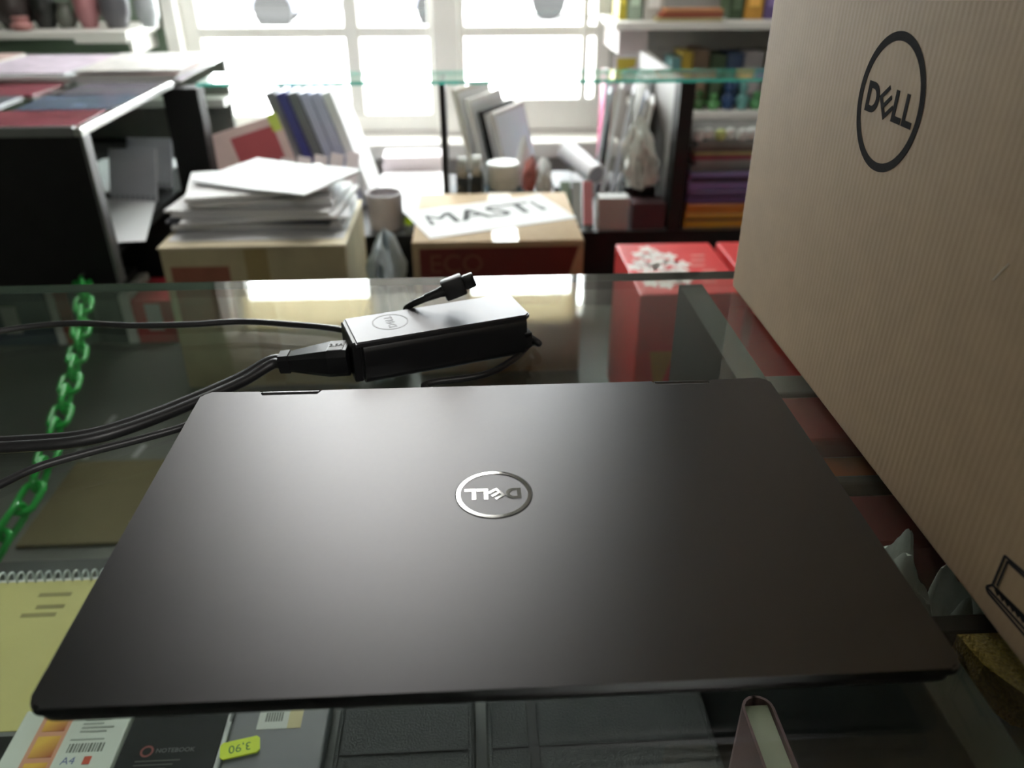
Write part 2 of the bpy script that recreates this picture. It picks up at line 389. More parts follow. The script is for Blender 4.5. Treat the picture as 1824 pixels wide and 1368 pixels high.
for hx, hw in hin:
    MB().tube([(hx-hw+.0006, ly[1]-.0014, .0142), (hx+hw-.0006, ly[1]-.0014, .0142)], .0021, 14).build('hinge', lidm, lap, smooth=True)
lg = P(880, 880, z=.0165); LR = .0165
Mlogo = Matrix.Translation((lg.x, lg.y, .0165)) @ Matrix.Rotation(math.pi, 4, 'Z') @ Matrix.Diagonal((LR, LR, 1, 1))
logo_parts(lido, chrome, Mlogo, .00022, .105, names=('emblem_ring', 'emblem_letter'))
MB().ring(circle(1.03), circle(.998), 0, .0001, Mlogo).build('emblem_groove', black, lido)

# ------------------------------------------------------------------ power adapter on the glass
ah = .029; a0 = P(634, 612, z=ah); a1 = P(946, 560, z=ah); a2 = P(902, 523, z=ah)
ang = math.atan2(a1.y-a0.y, a1.x-a0.x); AL = (a1-a0).length; AW = .036
ac = (a0+a1)/2 + Vector((-math.sin(ang), math.cos(ang), 0))*AW/2
adp = thing('power_adapter', 'black laptop power adapter with satin grey top, lying behind the closed laptop', 'power adapter', (ac.x, ac.y, 0), (0, 0, ang))
adm = mat('black_adapter_plastic', (.012, .012, .013), .32, var=.05)
adt = mat('satin_grey_plastic', (.095, .095, .10), .30, .8, .03, 200)
Mside = Matrix(((0, 0, 1, 0), (1, 0, 0, 0), (0, 1, 0, 0), (0, 0, 0, 1)))      # profile (y,z) swept along x
def rprof(w_, h, r, z0=0):
    q = []
    for cy, cz, s0 in ((w_/2-r, z0+h-r, 0), (-w_/2+r, z0+h-r, 90), (-w_/2+r, z0+r, 180), (w_/2-r, z0+r, 270)):
        for k in range(6): a = R(s0+18*k); q.append((cy+r*math.cos(a), cz+r*math.sin(a)))
    return q
body = MB().prism(rprof(AW, ah-.0016, .006, .0006), -AL/2+.0015, AL/2-.0015, Mside)
es = [e for e in body.bm.edges if abs(e.verts[0].co.x-e.verts[1].co.x) < 1e-6]
bmesh.ops.bevel(body.bm, geom=es, offset=.0025, segments=3, affect='EDGES')
body.build('body', adm, adp, True, True)
tp = MB().prism([(-AL/2, -AW/2), (AL/2-.003, -AW/2), (AL/2, -AW/2+.003), (AL/2, AW/2-.003), (AL/2-.003, AW/2), (-AL/2, AW/2)], ah-.0030, ah)
es = [e for e in tp.bm.edges if e.verts[0].co.z > ah-.0005 and e.verts[1].co.z > ah-.0005]
bmesh.ops.bevel(tp.bm, geom=es, offset=.0009, segments=3, affect='EDGES')
tpo = tp.build('top_plate', adt, adp, True, True)
part('end_trim', (-AL/2-.0022, -AL/2+.003), (-AW/2+.002, AW/2-.002), (.003, ah-.0008), adm, adp, .001, True)
Lp = P(695, 573, z=ah); lo_ = (Lp-ac); ll = Matrix.Rotation(-ang, 3, 'Z') @ lo_
Ma = Matrix.Translation((ll.x, ll.y, ah)) @ Matrix.Rotation(math.pi/2, 4, 'Z') @ Matrix.Diagonal((.0108, .0108, 1, 1))
logo_parts(tpo, mat('grey_print', (.028, .028, .03), .45, var=0), Ma, .00008, .085, local=True, names=('printed_ring', 'printed_letter'))
# strain relief and strap at the right end
MB().box((AL/2-.006, AL/2+.0035), (-AW/2+.004, -AW/2+.017), (.004, .0135), .002).build('strain_relief', rubber, adp, True, True)
MB().box((AL/2-.004, AL/2+.0015), (-AW/2+.001, AW/2-.004), (.0142, .0162), .0006).build('strap', adm, adp, True, True)
def g0(px, py, h=.0024): v = P(px, py, z=h); return (v.x, v.y, h)
e1 = Vector((AL/2+.003, -AW/2+.010, .009)); e1 = Matrix.Rotation(ang, 3, 'Z') @ e1 + Vector((ac.x, ac.y, 0))
pl0 = P(768, 527, z=.037); pl1 = P(845, 497, z=.046)
dcp = [e1, e1+Vector((.006, -.004, -.003)), Vector(g0(945, 612)), Vector(g0(915, 640)), Vector(g0(860, 668)), Vector(g0(760, 684)), (-.03, .3885, .0024), (-.10, .387, .0024), (-.142, .3835, .0024),
       Vector(g0(335, 757)), Vector(g0(250, 782)), Vector(g0(150, 808)), Vector(g0(60, 835)), Vector(g0(-40, 880)), Vector(g0(-150, 900)), Vector(g0(-220, 820)), Vector(g0(-190, 680)), Vector(g0(-90, 610)), Vector(g0(0, 590)), Vector(g0(70, 580)), Vector(g0(140, 576)), Vector(g0(230, 580)), Vector(g0(340, 578)), Vector(g0(430, 573)), Vector(g0(520, 578)), Vector(g0(600, 586)),
       Vector((-.060, .463, .004)), Vector((-.035, .474, .012)), pl0+Vector((-.016, .004, -.010))]
dcp.append(pl0)
MB().tube(spline(dcp, 8), .0021, 10).build('output_cable', rubber, adp, smooth=True)
# usb-c plug resting on the far edge of the adapter
dv = (pl1-pl0); plen = dv.length; dvn = dv.normalized()
sx = dvn.cross(Vector((0, 0, 1))).normalized(); uz = sx.cross(dvn)
Mp = Matrix(((dvn.x, sx.x, uz.x, pl0.x), (dvn.y, sx.y, uz.y, pl0.y), (dvn.z, sx.z, uz.z, pl0.z), (0, 0, 0, 1)))
pg = MB(); pg.box((plen*.28, plen*.76), (-.0036, .0040), (-.0064, .0064), .0014, 2, Mp)
plug = pg.build('usb_plug', rubber, adp, smooth=True)
MB().box((plen*.75, plen), (-.0021, .0021), (-.0046, .0046), .0011, 2, Mp).build('plug_tip', mat('dark_steel', (.05, .05, .05), .3, .8), plug, smooth=True)
MB().tube([Mp @ Vector((-.004, 0, 0)), Mp @ Vector((plen*.18, 0, 0)), Mp @ Vector((plen*.33, 0, 0))], [.0024, .0030, .0040], 12).build('plug_sleeve', rubber, plug, smooth=True)
# power cord with its moulded connector
c0 = Matrix.Rotation(ang, 3, 'Z') @ Vector((-AL/2-.002, -.004, .0135)) + Vector((ac.x, ac.y, 0))
c1 = P(500, 645, z=.0105)
cv = (c1-c0); cl = cv.length; cx_ = cv.normalized(); cs = Vector((0, 0, 1)).cross(cx_).normalized(); cu_ = cx_.cross(cs)
Mc = Matrix(((cx_.x, cs.x, cu_.x, c0.x), (cx_.y, cs.y, cu_.y, c0.y), (cx_.z, cs.z, cu_.z, c0.z), (0, 0, 0, 1)))
cb = MB(); rowsv = []
for t, hw, hh in ((0, .0090, .0085), (.28, .0090, .0085), (.42, .0080, .0078), (.85, .0050, .0052), (.86, .0058, .0058), (1.0, .0056, .0056)):
    rowsv.append([cb.bm.verts.new(Mc @ Vector((t*cl, hw*sgx, hh*sgz))) for sgx, sgz in ((-.7, -1), (.7, -1), (1, -.6), (1, .6), (.7, 1), (-.7, 1), (-1, .6), (-1, -.6))])
for a, b in zip(rowsv, rowsv[1:]):
    for k in range(8): cb.bm.faces.new((a[k], a[(k+1) % 8], b[(k+1) % 8], b[k]))
cb.bm.faces.new(rowsv[0][::-1]); cb.bm.faces.new(rowsv[-1])
con = cb.build('mains_connector', adm, adp)
part_m = mat('worn_grey_print', (.30, .30, .30), .5, var=.3, scale=600)
pr = MB(); pr.box((.05*cl, .27*cl), (-.006, .006), (.0084, .0088), 0, 1, Mc); pr.build('moulded_plate', part_m, con)
text_part('moulded_letters', '2.5A', .0045, ink, con, Mc @ Matrix.Translation((.16*cl, 0, .0089)) @ Matrix.Rotation(math.pi, 4, 'Z'), .0001)
crd = [c1+cx_*-.002, c1+cx_*.006, Vector(g0(430, 676, .006)), Vector(g0(330, 720, .0042)), Vector(g0(230, 758, .0042)), Vector(g0(150, 780, .0042)), Vector(g0(60, 789, .0042)), Vector(g0(-60, 792, .0042)), Vector(g0(-220, 775, .0042)), Vector(g0(-420, 720, .0042)), (-.62, .500, .0042), (-.80, .470, .0042)]
sp = spline(crd, 8)
for sg in (-1, 1):
    q = []
    for i, p in enumerate(sp):
        t = (sp[min(i+1, len(sp)-1)] - sp[max(i-1, 0)]).normalized(); q.append(p + Vector((-t.y, t.x, 0))*.0026*sg)
    MB().tube(q, .0031, 10).build('cable_core', rubber, con, smooth=True)
MB().box((-.845, -.797), (.452, .486), (.0002, .024), .005).build('mains_plug', adm, con, smooth=True)
for y_ in (.460, .478): MB().tube([(-.845, y_, .012), (-.864, y_, .012)], .0022, 10).build('plug_pin', alu, con, smooth=True)

# ------------------------------------------------------------------ big cardboard carton on the glass
kraft = cardboard_mat('brown_kraft_board', (.345, .228, .124))
bx, by, bz = (.1925, .80), (-.02, .5430), (0, .62)
car_ = thing('cardboard_carton', 'tall brown corrugated carton with printed round emblem standing on the counter', 'box', ((bx[0]+bx[1])/2, (by[0]+by[1])/2, 0))
bd = MB().box(bx, by, (0.0003, bz[1]), .0045, 3).build('carton_body', kraft, car_, smooth=True)
# print on the left face: local x runs from far to near along -y, local y up
def face_M(yc, zc, sx_, sy_): return Matrix(((0, 0, -1, bx[0]), (-sx_, 0, 0, yc), (0, sy_, 0, zc), (0, 0, 0, 1)))
cprint = mat('dark_carton_print', (.022, .019, .019), .95, var=.25, scale=300, spec=.08)
f_l, f_r, f_t, f_b = P(1524, 215, x=bx[0]), P(1657, 130, x=bx[0]), P(1610, 47, x=bx[0]), P(1574, 321, x=bx[0])
cy_, cz_ = (f_l.y+f_r.y)/2, (f_t.z+f_b.z)/2; ry_, rz_ = abs(f_l.y-f_r.y)/2, abs(f_t.z-f_b.z)/2
print('carton logo radius', ry_, rz_)
rr = (ry_+rz_)/2
logo_parts(bd, cprint, face_M(cy_, cz_, rr, rr), .00015, .13, names=('printed_ring', 'printed_letter'))
# line drawing of a laptop near the lower edge, and a scuff
q0 = P(1790, 990, x=bx[0]); q1 = P(1757, 1045, x=bx[0]); q2 = P(1824, 1040, x=bx[0]); q3 = P(1824, 1140, x=bx[0])
def line_on_face(name, a, b, wd=.0011):
    a = Vector((bx[0], a.y, a.z)); b = Vector((bx[0], b.y, b.z)); d = (b-a).normalized(); n = Vector((0, -d.z, d.y))*wd/2
    mb = MB(); e = Vector((-.00015, 0, 0))
    vs = [mb.bm.verts.new(p+k) for k in (Vector(), e) for p in (a-n, a+n, b+n, b-n)]
    for fc in ((0, 1, 2, 3), (4, 5, 6, 7), (0, 1, 5, 4), (1, 2, 6, 5), (2, 3, 7, 6), (3, 0, 4, 7)): mb.bm.faces.new([vs[i] for i in fc])
    return mb.build(name, cprint, bd)
def FP(px, py): return P(px, py, x=bx[0])
for a, b in (((1790, 990), (1768, 1042)), ((1790, 990), (1850, 1042)), ((1795, 1000), (1776, 1044)), ((1795, 1000), (1850, 1050)), ((1757, 1045), (1768, 1042)), ((1768, 1042), (1850, 1122)), ((1757, 1045), (1850, 1148)), ((1757, 1045), (1759, 1054)), ((1759, 1054), (1850, 1160)), ((1777, 1052), (1850, 1128))):
    line_on_face('printed_line', FP(*a), FP(*b))
for i in range(7):
    a = FP(1779+i*9, 1052+i*9.6); b = FP(1774+i*9, 1056+i*9.6); line_on_face('printed_key', a, b, .0026)
scuff = line_on_face('scuff_mark', FP(1769, 499), FP(1797, 470), .0006); scuff.data.materials[0] = mat('torn_board', (.45, .37, .28), .9)

# ------------------------------------------------------------------ goods inside the counter
ypad = mat('yellow_cover', (.60, .55, .21), .55, var=.04); silver_wire = mat('pale_wire', (.55, .60, .57), .35, .3)
nb = thing('spiral_notebook', 'yellow spiral notebook with pale wire along its far edge, under the glass', 'notebook', (-.40, .46, SZ))
part('page_block', (-.465, -.265), (.387, .540), (SZ+.0003, SZ+.007), paper2, nb)
cv_ = part('cover', (-.466, -.264), (.385, .536), (SZ+.0072, SZ+.0082), ypad, nb)
for i in range(26):
    x = -.460 + i*.0078
    MB().tube([(x, .541+.0058*math.cos(a), SZ+.0072+.0058*math.sin(a)) for a in [2*math.pi*k/10 for k in range(10)]], .0009, 5, True).build('wire_loop', silver_wire, nb)
gp = mat('olive_print', (.30, .27, .10), .6)
for i, (x0, x1, y) in enumerate(((-.372, -.345, .519), (-.368, -.345, .505), (-.376, -.348, .496), (-.430, -.416, .519), (-.430, -.420, .505))):
    part('printed_line', (x0, x1), (y-.0022, y+.0022), (SZ+.0082, SZ+.0084), gp, cv_)
fr_ = MB()
for x0, x1, y0, y1 in ((-.42, -.366, .430, .4312), (-.42, -.366, .412, .4132), (-.3672, -.366, .412, .4312)): fr_.box((x0, x1), (y0, y1), (SZ+.0082, SZ+.0084))
fr_.build('printed_frame', gp, cv_)

# white card of orange picture squares
wp = thing('paper_pack', 'white paper pack with a pink strip of orange picture squares and a barcode', 'paper pack', (-.292, .36, SZ))
pk = part('wrapper', (-.326, -.250), (.268, .400), (SZ+.0002, SZ+.010), mat('pack_white', (.62, .66, .60), .5, var=.04), wp, .001)
part('pink_strip', (-.311, -.290), (.268, .400), (SZ+.010, SZ+.0102), mat('salmon_print', (.62, .30, .20), .5), pk)
def sunset():
    m = mat('sunset_print', (.7, .3, .05), .5, var=0); nt = m.node_tree; N = nt.nodes
    if 'Color Ramp' in N: return m
    tc = N.new('ShaderNodeTexCoord'); gr = N.new('ShaderNodeTexGradient'); cr_ = N.new('ShaderNodeValToRGB'); mp = N.new('ShaderNodeMapping'); mp.inputs['Rotation'].default_value = (0, 0, R(50)); mp.inputs['Location'].default_value = (.35, 0, 0)
    cr_.color_ramp.elements[0].color = (.75, .45, .06, 1); cr_.color_ramp.elements[1].color = (.35, .07, .03, 1)
    nt.links.new(tc.outputs['Generated'], mp.inputs[0]); nt.links.new(mp.outputs[0], gr.inputs[0]); nt.links.new(gr.outputs[0], cr_.inputs[0]); nt.links.new(cr_.outputs[0], N['Principled BSDF'].inputs['Base Color'])
    return m
for i in range(6): part('picture_square', (-.308, -.2925), (.3815-i*.0205, .398-i*.0205), (SZ+.0102, SZ+.0104), sunset(), pk)
gtx = mat('grey_print_text', (.33, .36, .32), .6)
for i in range(5): part('text_line', (-.281, -.281+.022-.004*((i*7) % 3)), (.3925-i*.0032, .3937-i*.0032), (SZ+.010, SZ+.0102), gtx, pk)
xx = -.284
for i in range(12):
    wd = (.0008, .0016, .0011)[i % 3]; part('barcode_bar', (xx, xx+wd), (.3640, .3708), (SZ+.010, SZ+.0102), mat('barcode_grey', (.14, .15, .13), .6), pk); xx += wd+.0009
part('text_line', (-.285, -.262), (.3735, .3745), (SZ+.010, SZ+.0102), gtx, pk)
text_part('blue_letters', 'A4', .008, mat('blue_print', (.10, .12, .28), .5), pk, Matrix.Translation((-.280, .3575, SZ+.010)), .0001)
part('red_stamp', (-.270, -.265), (.3545, .3605), (SZ+.010, SZ+.0102), mat('red_print', (.50, .08, .04), .5), pk)

# black spiral notebook
bn = thing('spiral_notebook', 'black spiral notebook with red round mark and grey lettering beside the orange-square pack', 'notebook', (-.205, .36, SZ))
part('page_block', (-.2475, -.181), (.266, .400), (SZ+.0002, SZ+.006), paper2, bn)
bc = part('cover', (-.2485, -.1825), (.264, .401), (SZ+.0062, SZ+.0075), mat('black_cover', (.012, .013, .012), .6, spec=.2), bn)
for i in range(9): MB().tube([(-.243+i*.0072, .403+.004*math.cos(a), SZ+.005+.004*math.sin(a)) for a in [2*math.pi*k/8 for k in range(8)]], .0008, 5, True).build('wire_loop', mat('dark_wire', (.06, .06, .06), .4, .5), bn)
Mr = Matrix.Translation((-.2305, .3640, SZ+.0075))
MB().ring(circle(.0045, 24), circle(.0030, 24), 0, .0001, Mr).build('printed_ring', mat('dull_red_print', (.22, .045, .04), .5), bc)
text_part('printed_letters', 'NOTEBOOK', .0047, mat('dull_grey_print', (.13, .13, .13), .5), bc, Matrix.Translation((-.2245, .3640, SZ+.0075)), .0001, 'LEFT')
for i in range(3): part('printed_line', (-.236, -.206-.004*i), (.356-i*.003, .3569-i*.003), (SZ+.0075, SZ+.0076), mat('faint_grey_print', (.07, .07, .06), .6), bc)
solid('ruler', 'pale narrow ruler slipped between the black spiral notebook and the grey pack', 'ruler', (-.1805, -.1770), (.285, .382), (SZ, SZ+.012), mat('pale_plastic', (.55, .57, .58), .4), .0012)

gp_ = thing('stationery_pack', 'flat grey pack with a white and beige barcode label, in the counter', 'pack', (-.13, .36, SZ))
gw = part('wrapper', (-.1755, -.109), (.262, .402), (SZ+.0002, SZ+.013), mat('grey_pack_plastic', (.17, .175, .19), .35, var=.06), gp_, .0015)
part('label', (-.158, -.137), (.373, .392), (SZ+.013, SZ+.0132), mat('label_white', (.58, .60, .56), .5), gw)
part('label_end', (-.137, -.1275), (.373, .392), (SZ+.013, SZ+.0132), mat('label_beige', (.58, .50, .27), .5), gw)
xx = -.153
for i in range(7): part('barcode_bar', (xx, xx+.0011), (.379, .3865), (SZ+.0132, SZ+.0134), MATS['barcode_grey'], gw); xx += .0018
tg = P(427, 1330, z=SZ+.0155)
pt = thing('price_tag', 'small neon yellow price tag with handwritten price lying on the grey pack', 'price tag', (tg.x, tg.y, SZ+.0136), (R(0), 0, R(12)))
neon = mat('neon_yellow_card', (.62, .75, .03), .5, var=.05)
MB().prism([(-.013, -.0045), (-.011, -.0065), (.011, -.0065), (.013, -.0045), (.013, .0045), (.011, .0065), (-.011, .0065), (-.013, .0045)], 0, .0012).build('tag_card', neon, pt, True)
text_part('price_digits', '3,90', .0088, mat('green_ink', (.10, .22, .05), .5), pt, Matrix.Translation((0, 0, .0012)) @ Matrix.Rotation(math.pi, 4, 'Z'), .0001, local=True)

leather = mat('black_grained_leather', (.016, .018, .016), .55, var=.35, scale=60, bump=.5, bscale=900, spec=.2)
for i, (x0, x1, lab) in enumerate(((-.100, -.006, 'worn dark grained folder beside the grey pack'), (.002, .157, 'wide dark grained folder with an elastic strap'))):
    fd = thing('leather_folder', lab, 'folder', ((x0+x1)/2, .33, SZ))
    part('back_cover', (x0, x1), (.250, .408), (SZ+.0002, SZ+.003), leather, fd, .001); part('page_block', (x0+.003, x1-.003), (.254, .404), (SZ+.0031, SZ+.016), mat('dark_page_edges', (.06, .06, .055), .6), fd)
    fc = part('front_cover', (x0, x1), (.250, .408), (SZ+.0161, SZ+.0195), leather, fd, .0012)
    part('spine_ridge', (x0+.001, x0+.0035), (.250, .408), (SZ+.0195, SZ+.0207), leather, fc, .0005); part('spine_ridge', (x1-.0045, x1-.002), (.250, .408), (SZ+.0195, SZ+.0207), leather, fc, .0005)
    part('stitched_border', (x0+.004, x1-.005), (.3445, .3455), (SZ+.0195, SZ+.0199), black, fc)
    if i: part('elastic_strap', (.030, .037), (.249, .409), (SZ+.0196, SZ+.0206), black, fd, .0003)
# brown-pink upright notebook
mauve = mat('mauve_leatherette', (.27, .155, .160), .5, var=.1, scale=200)
bk = thing('notebook', 'mauve-brown notebook standing upright with rounded spine and cream pages', 'notebook', (.135, .19, SZ))
zt = -.100; y1, y0, xl, xr = .262, .150, .1265, .1425
def ushape(t):
    o_ = []; n = 8; rr_ = (xr-xl)/2-t; cxx = (xl+xr)/2; yy = y1-(xr-xl)/2
    o_.append((xl+t, y0)); o_ += [(cxx - rr_*math.cos(math.pi*k/n), yy + rr_*math.sin(math.pi*k/n)) for k in range(n+1)]; o_.append((xr-t, y0)); return o_
cvv = MB(); ou, inn = ushape(0), ushape(.0014)
for k in range(len(ou)-1):
    q = [ou[k], ou[k+1], inn[k+1], inn[k]]; cvv.prism(q, SZ+.0002, zt)
bmesh.ops.remove_doubles(cvv.bm, verts=cvv.bm.verts, dist=1e-6)
cvv.build('cover', mauve, bk, smooth=True)
part('page_block', (xl+.0022, xr-.0022), (y0+.003, y1-.0045), (SZ+.003, zt-.002), mat('cream_pages', (.52, .50, .38), .7, var=.04), bk)

# right-hand bay: gift goods
def gz(px, py, z): return P(px, py, z=z)
foil = mat('crinkled_silver_foil', (.86, .87, .86), .35, .2, .08, 60, .9, 60)
redm = mat('red_gift_wrap', (.34, .035, .03), .45, var=.45, scale=25)
rbm = mat('orange_gift_wrap', (.50, .13, .03), .45, var=.5, scale=40)
GT = -.028
redd = mat('crimson_gift_wrap', (.22, .014, .022), .45, var=.3, scale=30)
solid('gift_box', 'grey ribbon box deepest in the side bay', 'box', (.1795, .30), (.433, .458), (SZ, GT), mat('grey_ribbon', (.25, .23, .21), .5), .002)
solid('gift_box', 'red patterned gift box beside the deepest grey box', 'box', (.1795, .30), (.378, .430), (SZ, GT), redm, .003)
solid('gift_box', 'orange-brown gift box between the red one and the dark red one', 'box', (.1795, .30), (.348, .375), (SZ, GT-.008), rbm, .003)
solid('gift_box', 'thin taupe box next to the dark red gift box', 'box', (.1795, .30), (.336, .345), (SZ, GT), mat('taupe_card', (.12, .10, .085), .5), .002)
solid('gift_box', 'dark red gift box behind the foil pouches', 'box', (.1795, .30), (.292, .333), (SZ, GT-.004), redd, .003)
def pouch(name, lab, x, y, z, m, seed):
    rnd = random.Random(seed); ph = [rnd.uniform(0, 6) for _ in range(6)]; c = base_of(x, y, z)
    def fn(u, v):
        e = (16*u*(1-u)*v*(1-v))**.07
        hgt = (z[1]-z[0])*(.55+.45*e*(1+.14*math.sin(9*u+ph[0])*math.sin(7*v+ph[1])+.07*math.sin(21*u+ph[2]+8*v)))
        return Vector((x[0]-c[0]+u*(x[1]-x[0]), y[0]-c[1]+v*(y[1]-y[0])+.002*math.sin(14*u+ph[3]), hgt))
    mb = MB(); mb.grid(fn, 22, 22, 0)
    rim = [e for e in mb.bm.edges if e.is_boundary]
    r = bmesh.ops.extrude_edge_only(mb.bm, edges=rim)
    nv = [v for v in r['geom'] if isinstance(v, bmesh.types.BMVert)]
    for v in nv: v.co.z = 0
    ne = [e for e in r['geom'] if isinstance(e, bmesh.types.BMEdge) and e.is_boundary]
    bmesh.ops.holes_fill(mb.bm, edges=ne)
    o = mb.build(name, m, smooth=True); o.location = (c[0], c[1], c[2]+.0003)
    return tag(o, lab, 'pouch')
pw, ps = P(1648, 1010, z=GT), P(1745, 1086, z=GT)
pouch('foil_pouch', 'narrow crinkled white foil pouch beside the dark red gift box', (.1795, pw.x), (P(1640, 1066, z=GT).y, .290), (SZ, GT+.002), foil, 3)
pouch('foil_pouch', 'wide crinkled silver foil pouch next to the gold gift box', (pw.x+.0015, pw.x+.05), (ps.y, P(1680, 1012, z=GT).y), (SZ, GT-.002), foil, 5)
solid('gift_box', 'black box between the silver pouch and the gold gift box', 'box', (.185, .27), (P(1720, 1126, z=GT).y, ps.y-.002), (SZ, GT), mat('black_gloss_card', (.02, .02, .021), .3, var=.3), .001)
goldm = mat('gold_glitter', (.62, .38, .07), .35, .35, .6, 700, .8, 900)
gA, gB, gC = P(1705, 1130, z=GT), P(1752, 1184, z=GT), P(1826, 1238, z=GT)
gpl = [(gA.x, gA.y), (gB.x, gB.y), (gC.x, gC.y), (gC.x+.05, gC.y-.018), (gC.x+.09, gC.y), (gC.x+.09, gA.y), (gA.x+.02, gA.y)]
gcx, gcy = sum(q[0] for q in gpl)/7, sum(q[1] for q in gpl)/7
gb = thing('gift_box', 'gold glitter gift box with angled corners and a silver body', 'box', (gcx, gcy, SZ))
MB().prism([(gcx+(q[0]-gcx)*.94, gcy+(q[1]-gcy)*.92) for q in gpl], SZ+.0002, GT-.018).build('box_body', mat('silver_card', (.5, .5, .5), .3, .6), gb)
MB().prism(gpl, GT-.018, GT).build('lid', goldm, gb)

# ------------------------------------------------------------------ low table behind the counter with boxes
TZ = -.53
lt = thing('low_table', 'dark grey low table between the glass counter and the window shelf unit', 'table', (0, 1.2, FLOOR))
part('table_top', (-1.5, 1.2), (.66, 1.705), (TZ-.03, TZ), mat('dark_grey_tabletop', (.14, .145, .13), .45, var=.15, scale=8), lt, .002)
for x in (-1.46, -.2, 1.1): part('leg_panel', (x, x+.04), (.69, 1.69), (FLOOR, TZ-.03), black, lt)
solid('cardboard_sheet', 'flat olive-brown cardboard sheet lying on the low table', 'cardboard', (-.655, -.36), (.905, 1.112), (TZ, TZ+.006), mat('olive_board', (.155, .130, .062), .8), .001)
for i, (px, py, px2, py2) in enumerate(((185, 765, 205, 740), (128, 820, 145, 800), (150, 818, 165, 800), (238, 815, 258, 792))):
    a, b = P(px, py, z=TZ), P(px2, py2, z=TZ); d = (b-a); mb = MB(); n = Vector((-d.y, d.x, 0)).normalized()*.005
    mb.prism([((a+n).x, (a+n).y), ((a-n).x, (a-n).y), ((b-n).x, (b-n).y), ((b+n).x, (b+n).y)], TZ, TZ+.0004)
    o = mb.build('tape_strip', mat('pale_tape', (.42, .43, .42), .3), loc=(a.x, a.y, TZ)); tag(o, 'short pale strip of tape stuck to the low table', 'tape', 'tape strips')

# open beige carton with a pile of papers
bgx, bgy, bgz = (-.545, -.222), (1.36, 1.63), (TZ, -.252)
beige = mat('stained_beige_board', (.42, .36, .22), .75, var=.30, scale=14)
bb = thing('cardboard_box', 'stained beige open carton holding a pile of white papers', 'box', (-.385, 1.5, TZ))
for nm, x, y in (('front_wall', bgx, (bgy[0], bgy[0]+.004)), ('back_wall', bgx, (bgy[1]-.004, bgy[1])), ('side_wall', (bgx[0], bgx[0]+.004), (bgy[0]+.004, bgy[1]-.004)), ('side_wall', (bgx[1]-.004, bgx[1]), (bgy[0]+.004, bgy[1]-.004))):
    wl = part(nm, x, y, (TZ+.0002, bgz[1]), beige, bb, .001)
    if nm == 'front_wall':
        part('printed_panel', (-.532, -.43), (bgy[0]-.0004, bgy[0]), (-.40, -.285), mat('rust_print', (.24, .085, .05), .7, var=.3), wl)
        part('tape_strip', (-.40, -.36), (bgy[0]-.0004, bgy[0]), (-.52, -.252), mat('ochre_tape', (.30, .23, .10), .4), wl)
part('floor_flap', (bgx[0]+.004, bgx[1]-.004), (bgy[0]+.004, bgy[1]-.004), (TZ+.0002, TZ+.004), beige, bb)
for x, y in (((bgx[0]-.002, bgx[1]+.002), (bgy[0]-.003, bgy[0]+.028)), ((bgx[0]-.002, bgx[0]+.03), (bgy[0]+.028, bgy[1])), ((bgx[1]-.03, bgx[1]+.002), (bgy[0]+.028, bgy[1]))):
    part('folded_flap', x, y, (bgz[1], bgz[1]+.004), mat('beige_board_edge', (.60, .53, .37), .7, var=.1), bb, .001)
part('paper_fill', (bgx[0]+.006, bgx[1]-.006), (bgy[0]+.031, bgy[1]-.006), (TZ+.004, -.2475), paper2, bb)
rnd = random.Random(11); zz = bgz[1]+.0045
for i in range(10):
    big = i < 6; wd, dp = ((.30, .205) if big else (.25, .19)); th = rnd.uniform(.0045, .009) if i not in (2, 3) else .004
    cx, cy, rz = -.385+rnd.uniform(-.014, .014), 1.535+rnd.uniform(-.012, .012), rnd.uniform(-.10, .10)
    if i == 9: cx, rz = -.36, -.45
    if i == 8: cx, rz = -.40, .22
    ph = rnd.uniform(0, 6); amp = .0006 if i < 7 else .0014
    def fn(u, v): return Vector(((u-.5)*wd, (v-.5)*dp, th + amp*math.sin(3*u*2+ph)*(u+.2) + .0006*math.sin(9*v+ph)))
    m_ = (mat('dark_sheet', (.10, .10, .12), .6) if i == 2 else (paper if i % 3 else paper2))
    o = MB().grid(fn, 10, 6, th*.9).build('paper_sheaf', m_, smooth=False); o.location = (cx, cy, zz); o.rotation_euler = (0, 0, rz)
    tag(o, ('thin dark folder in the lower part of the paper pile' if i == 2 else 'sheaf of white papers in the pile on the beige carton'), 'papers', None if i == 2 else 'papers piled on the beige carton')
    zz += th+amp*2.4
# paper carton with dark red print and lettering
ecx, ecy, ecz = (-.107, .208), (1.39, 1.70), (TZ, -.258)
eco = thing('paper_carton', 'brown carton with a dark red printed front and block letters', 'box', (.05, 1.54, TZ))
eb = MB().box(ecx, ecy, (TZ+.0002, ecz[1]), .003, 2).build('carton_body', cardboard_mat('tan_board', (.47, .34, .20)), eco, smooth=True)
Mf = Matrix(((1, 0, 0, 0), (0, 0, -1, ecy[0]), (0, 1, 0, 0), (0, 0, 0, 1)))
dred = mat('dark_red_print', (.16, .022, .016), .6, var=.08)
MB().prism([(-.094, -.385), (.165, -.385), (.198, -.270), (-.094, -.270)], 0, .0004, Mf).build('printed_panel', dred, eb)
text_part('printed_letters', 'ECO', .050, mat('tan_print', (.22, .085, .045), .6), eb, Matrix.Translation((-.078, 0, 0)) @ Mf @ Matrix.Translation((0, -.302, .0004)), .0002, 'LEFT')
part('tape_strip', (.040, .088), (1.386, 1.70), (ecz[1], ecz[1]+.0004), mat('tan_tape', (.52, .41, .26), .3), eb)
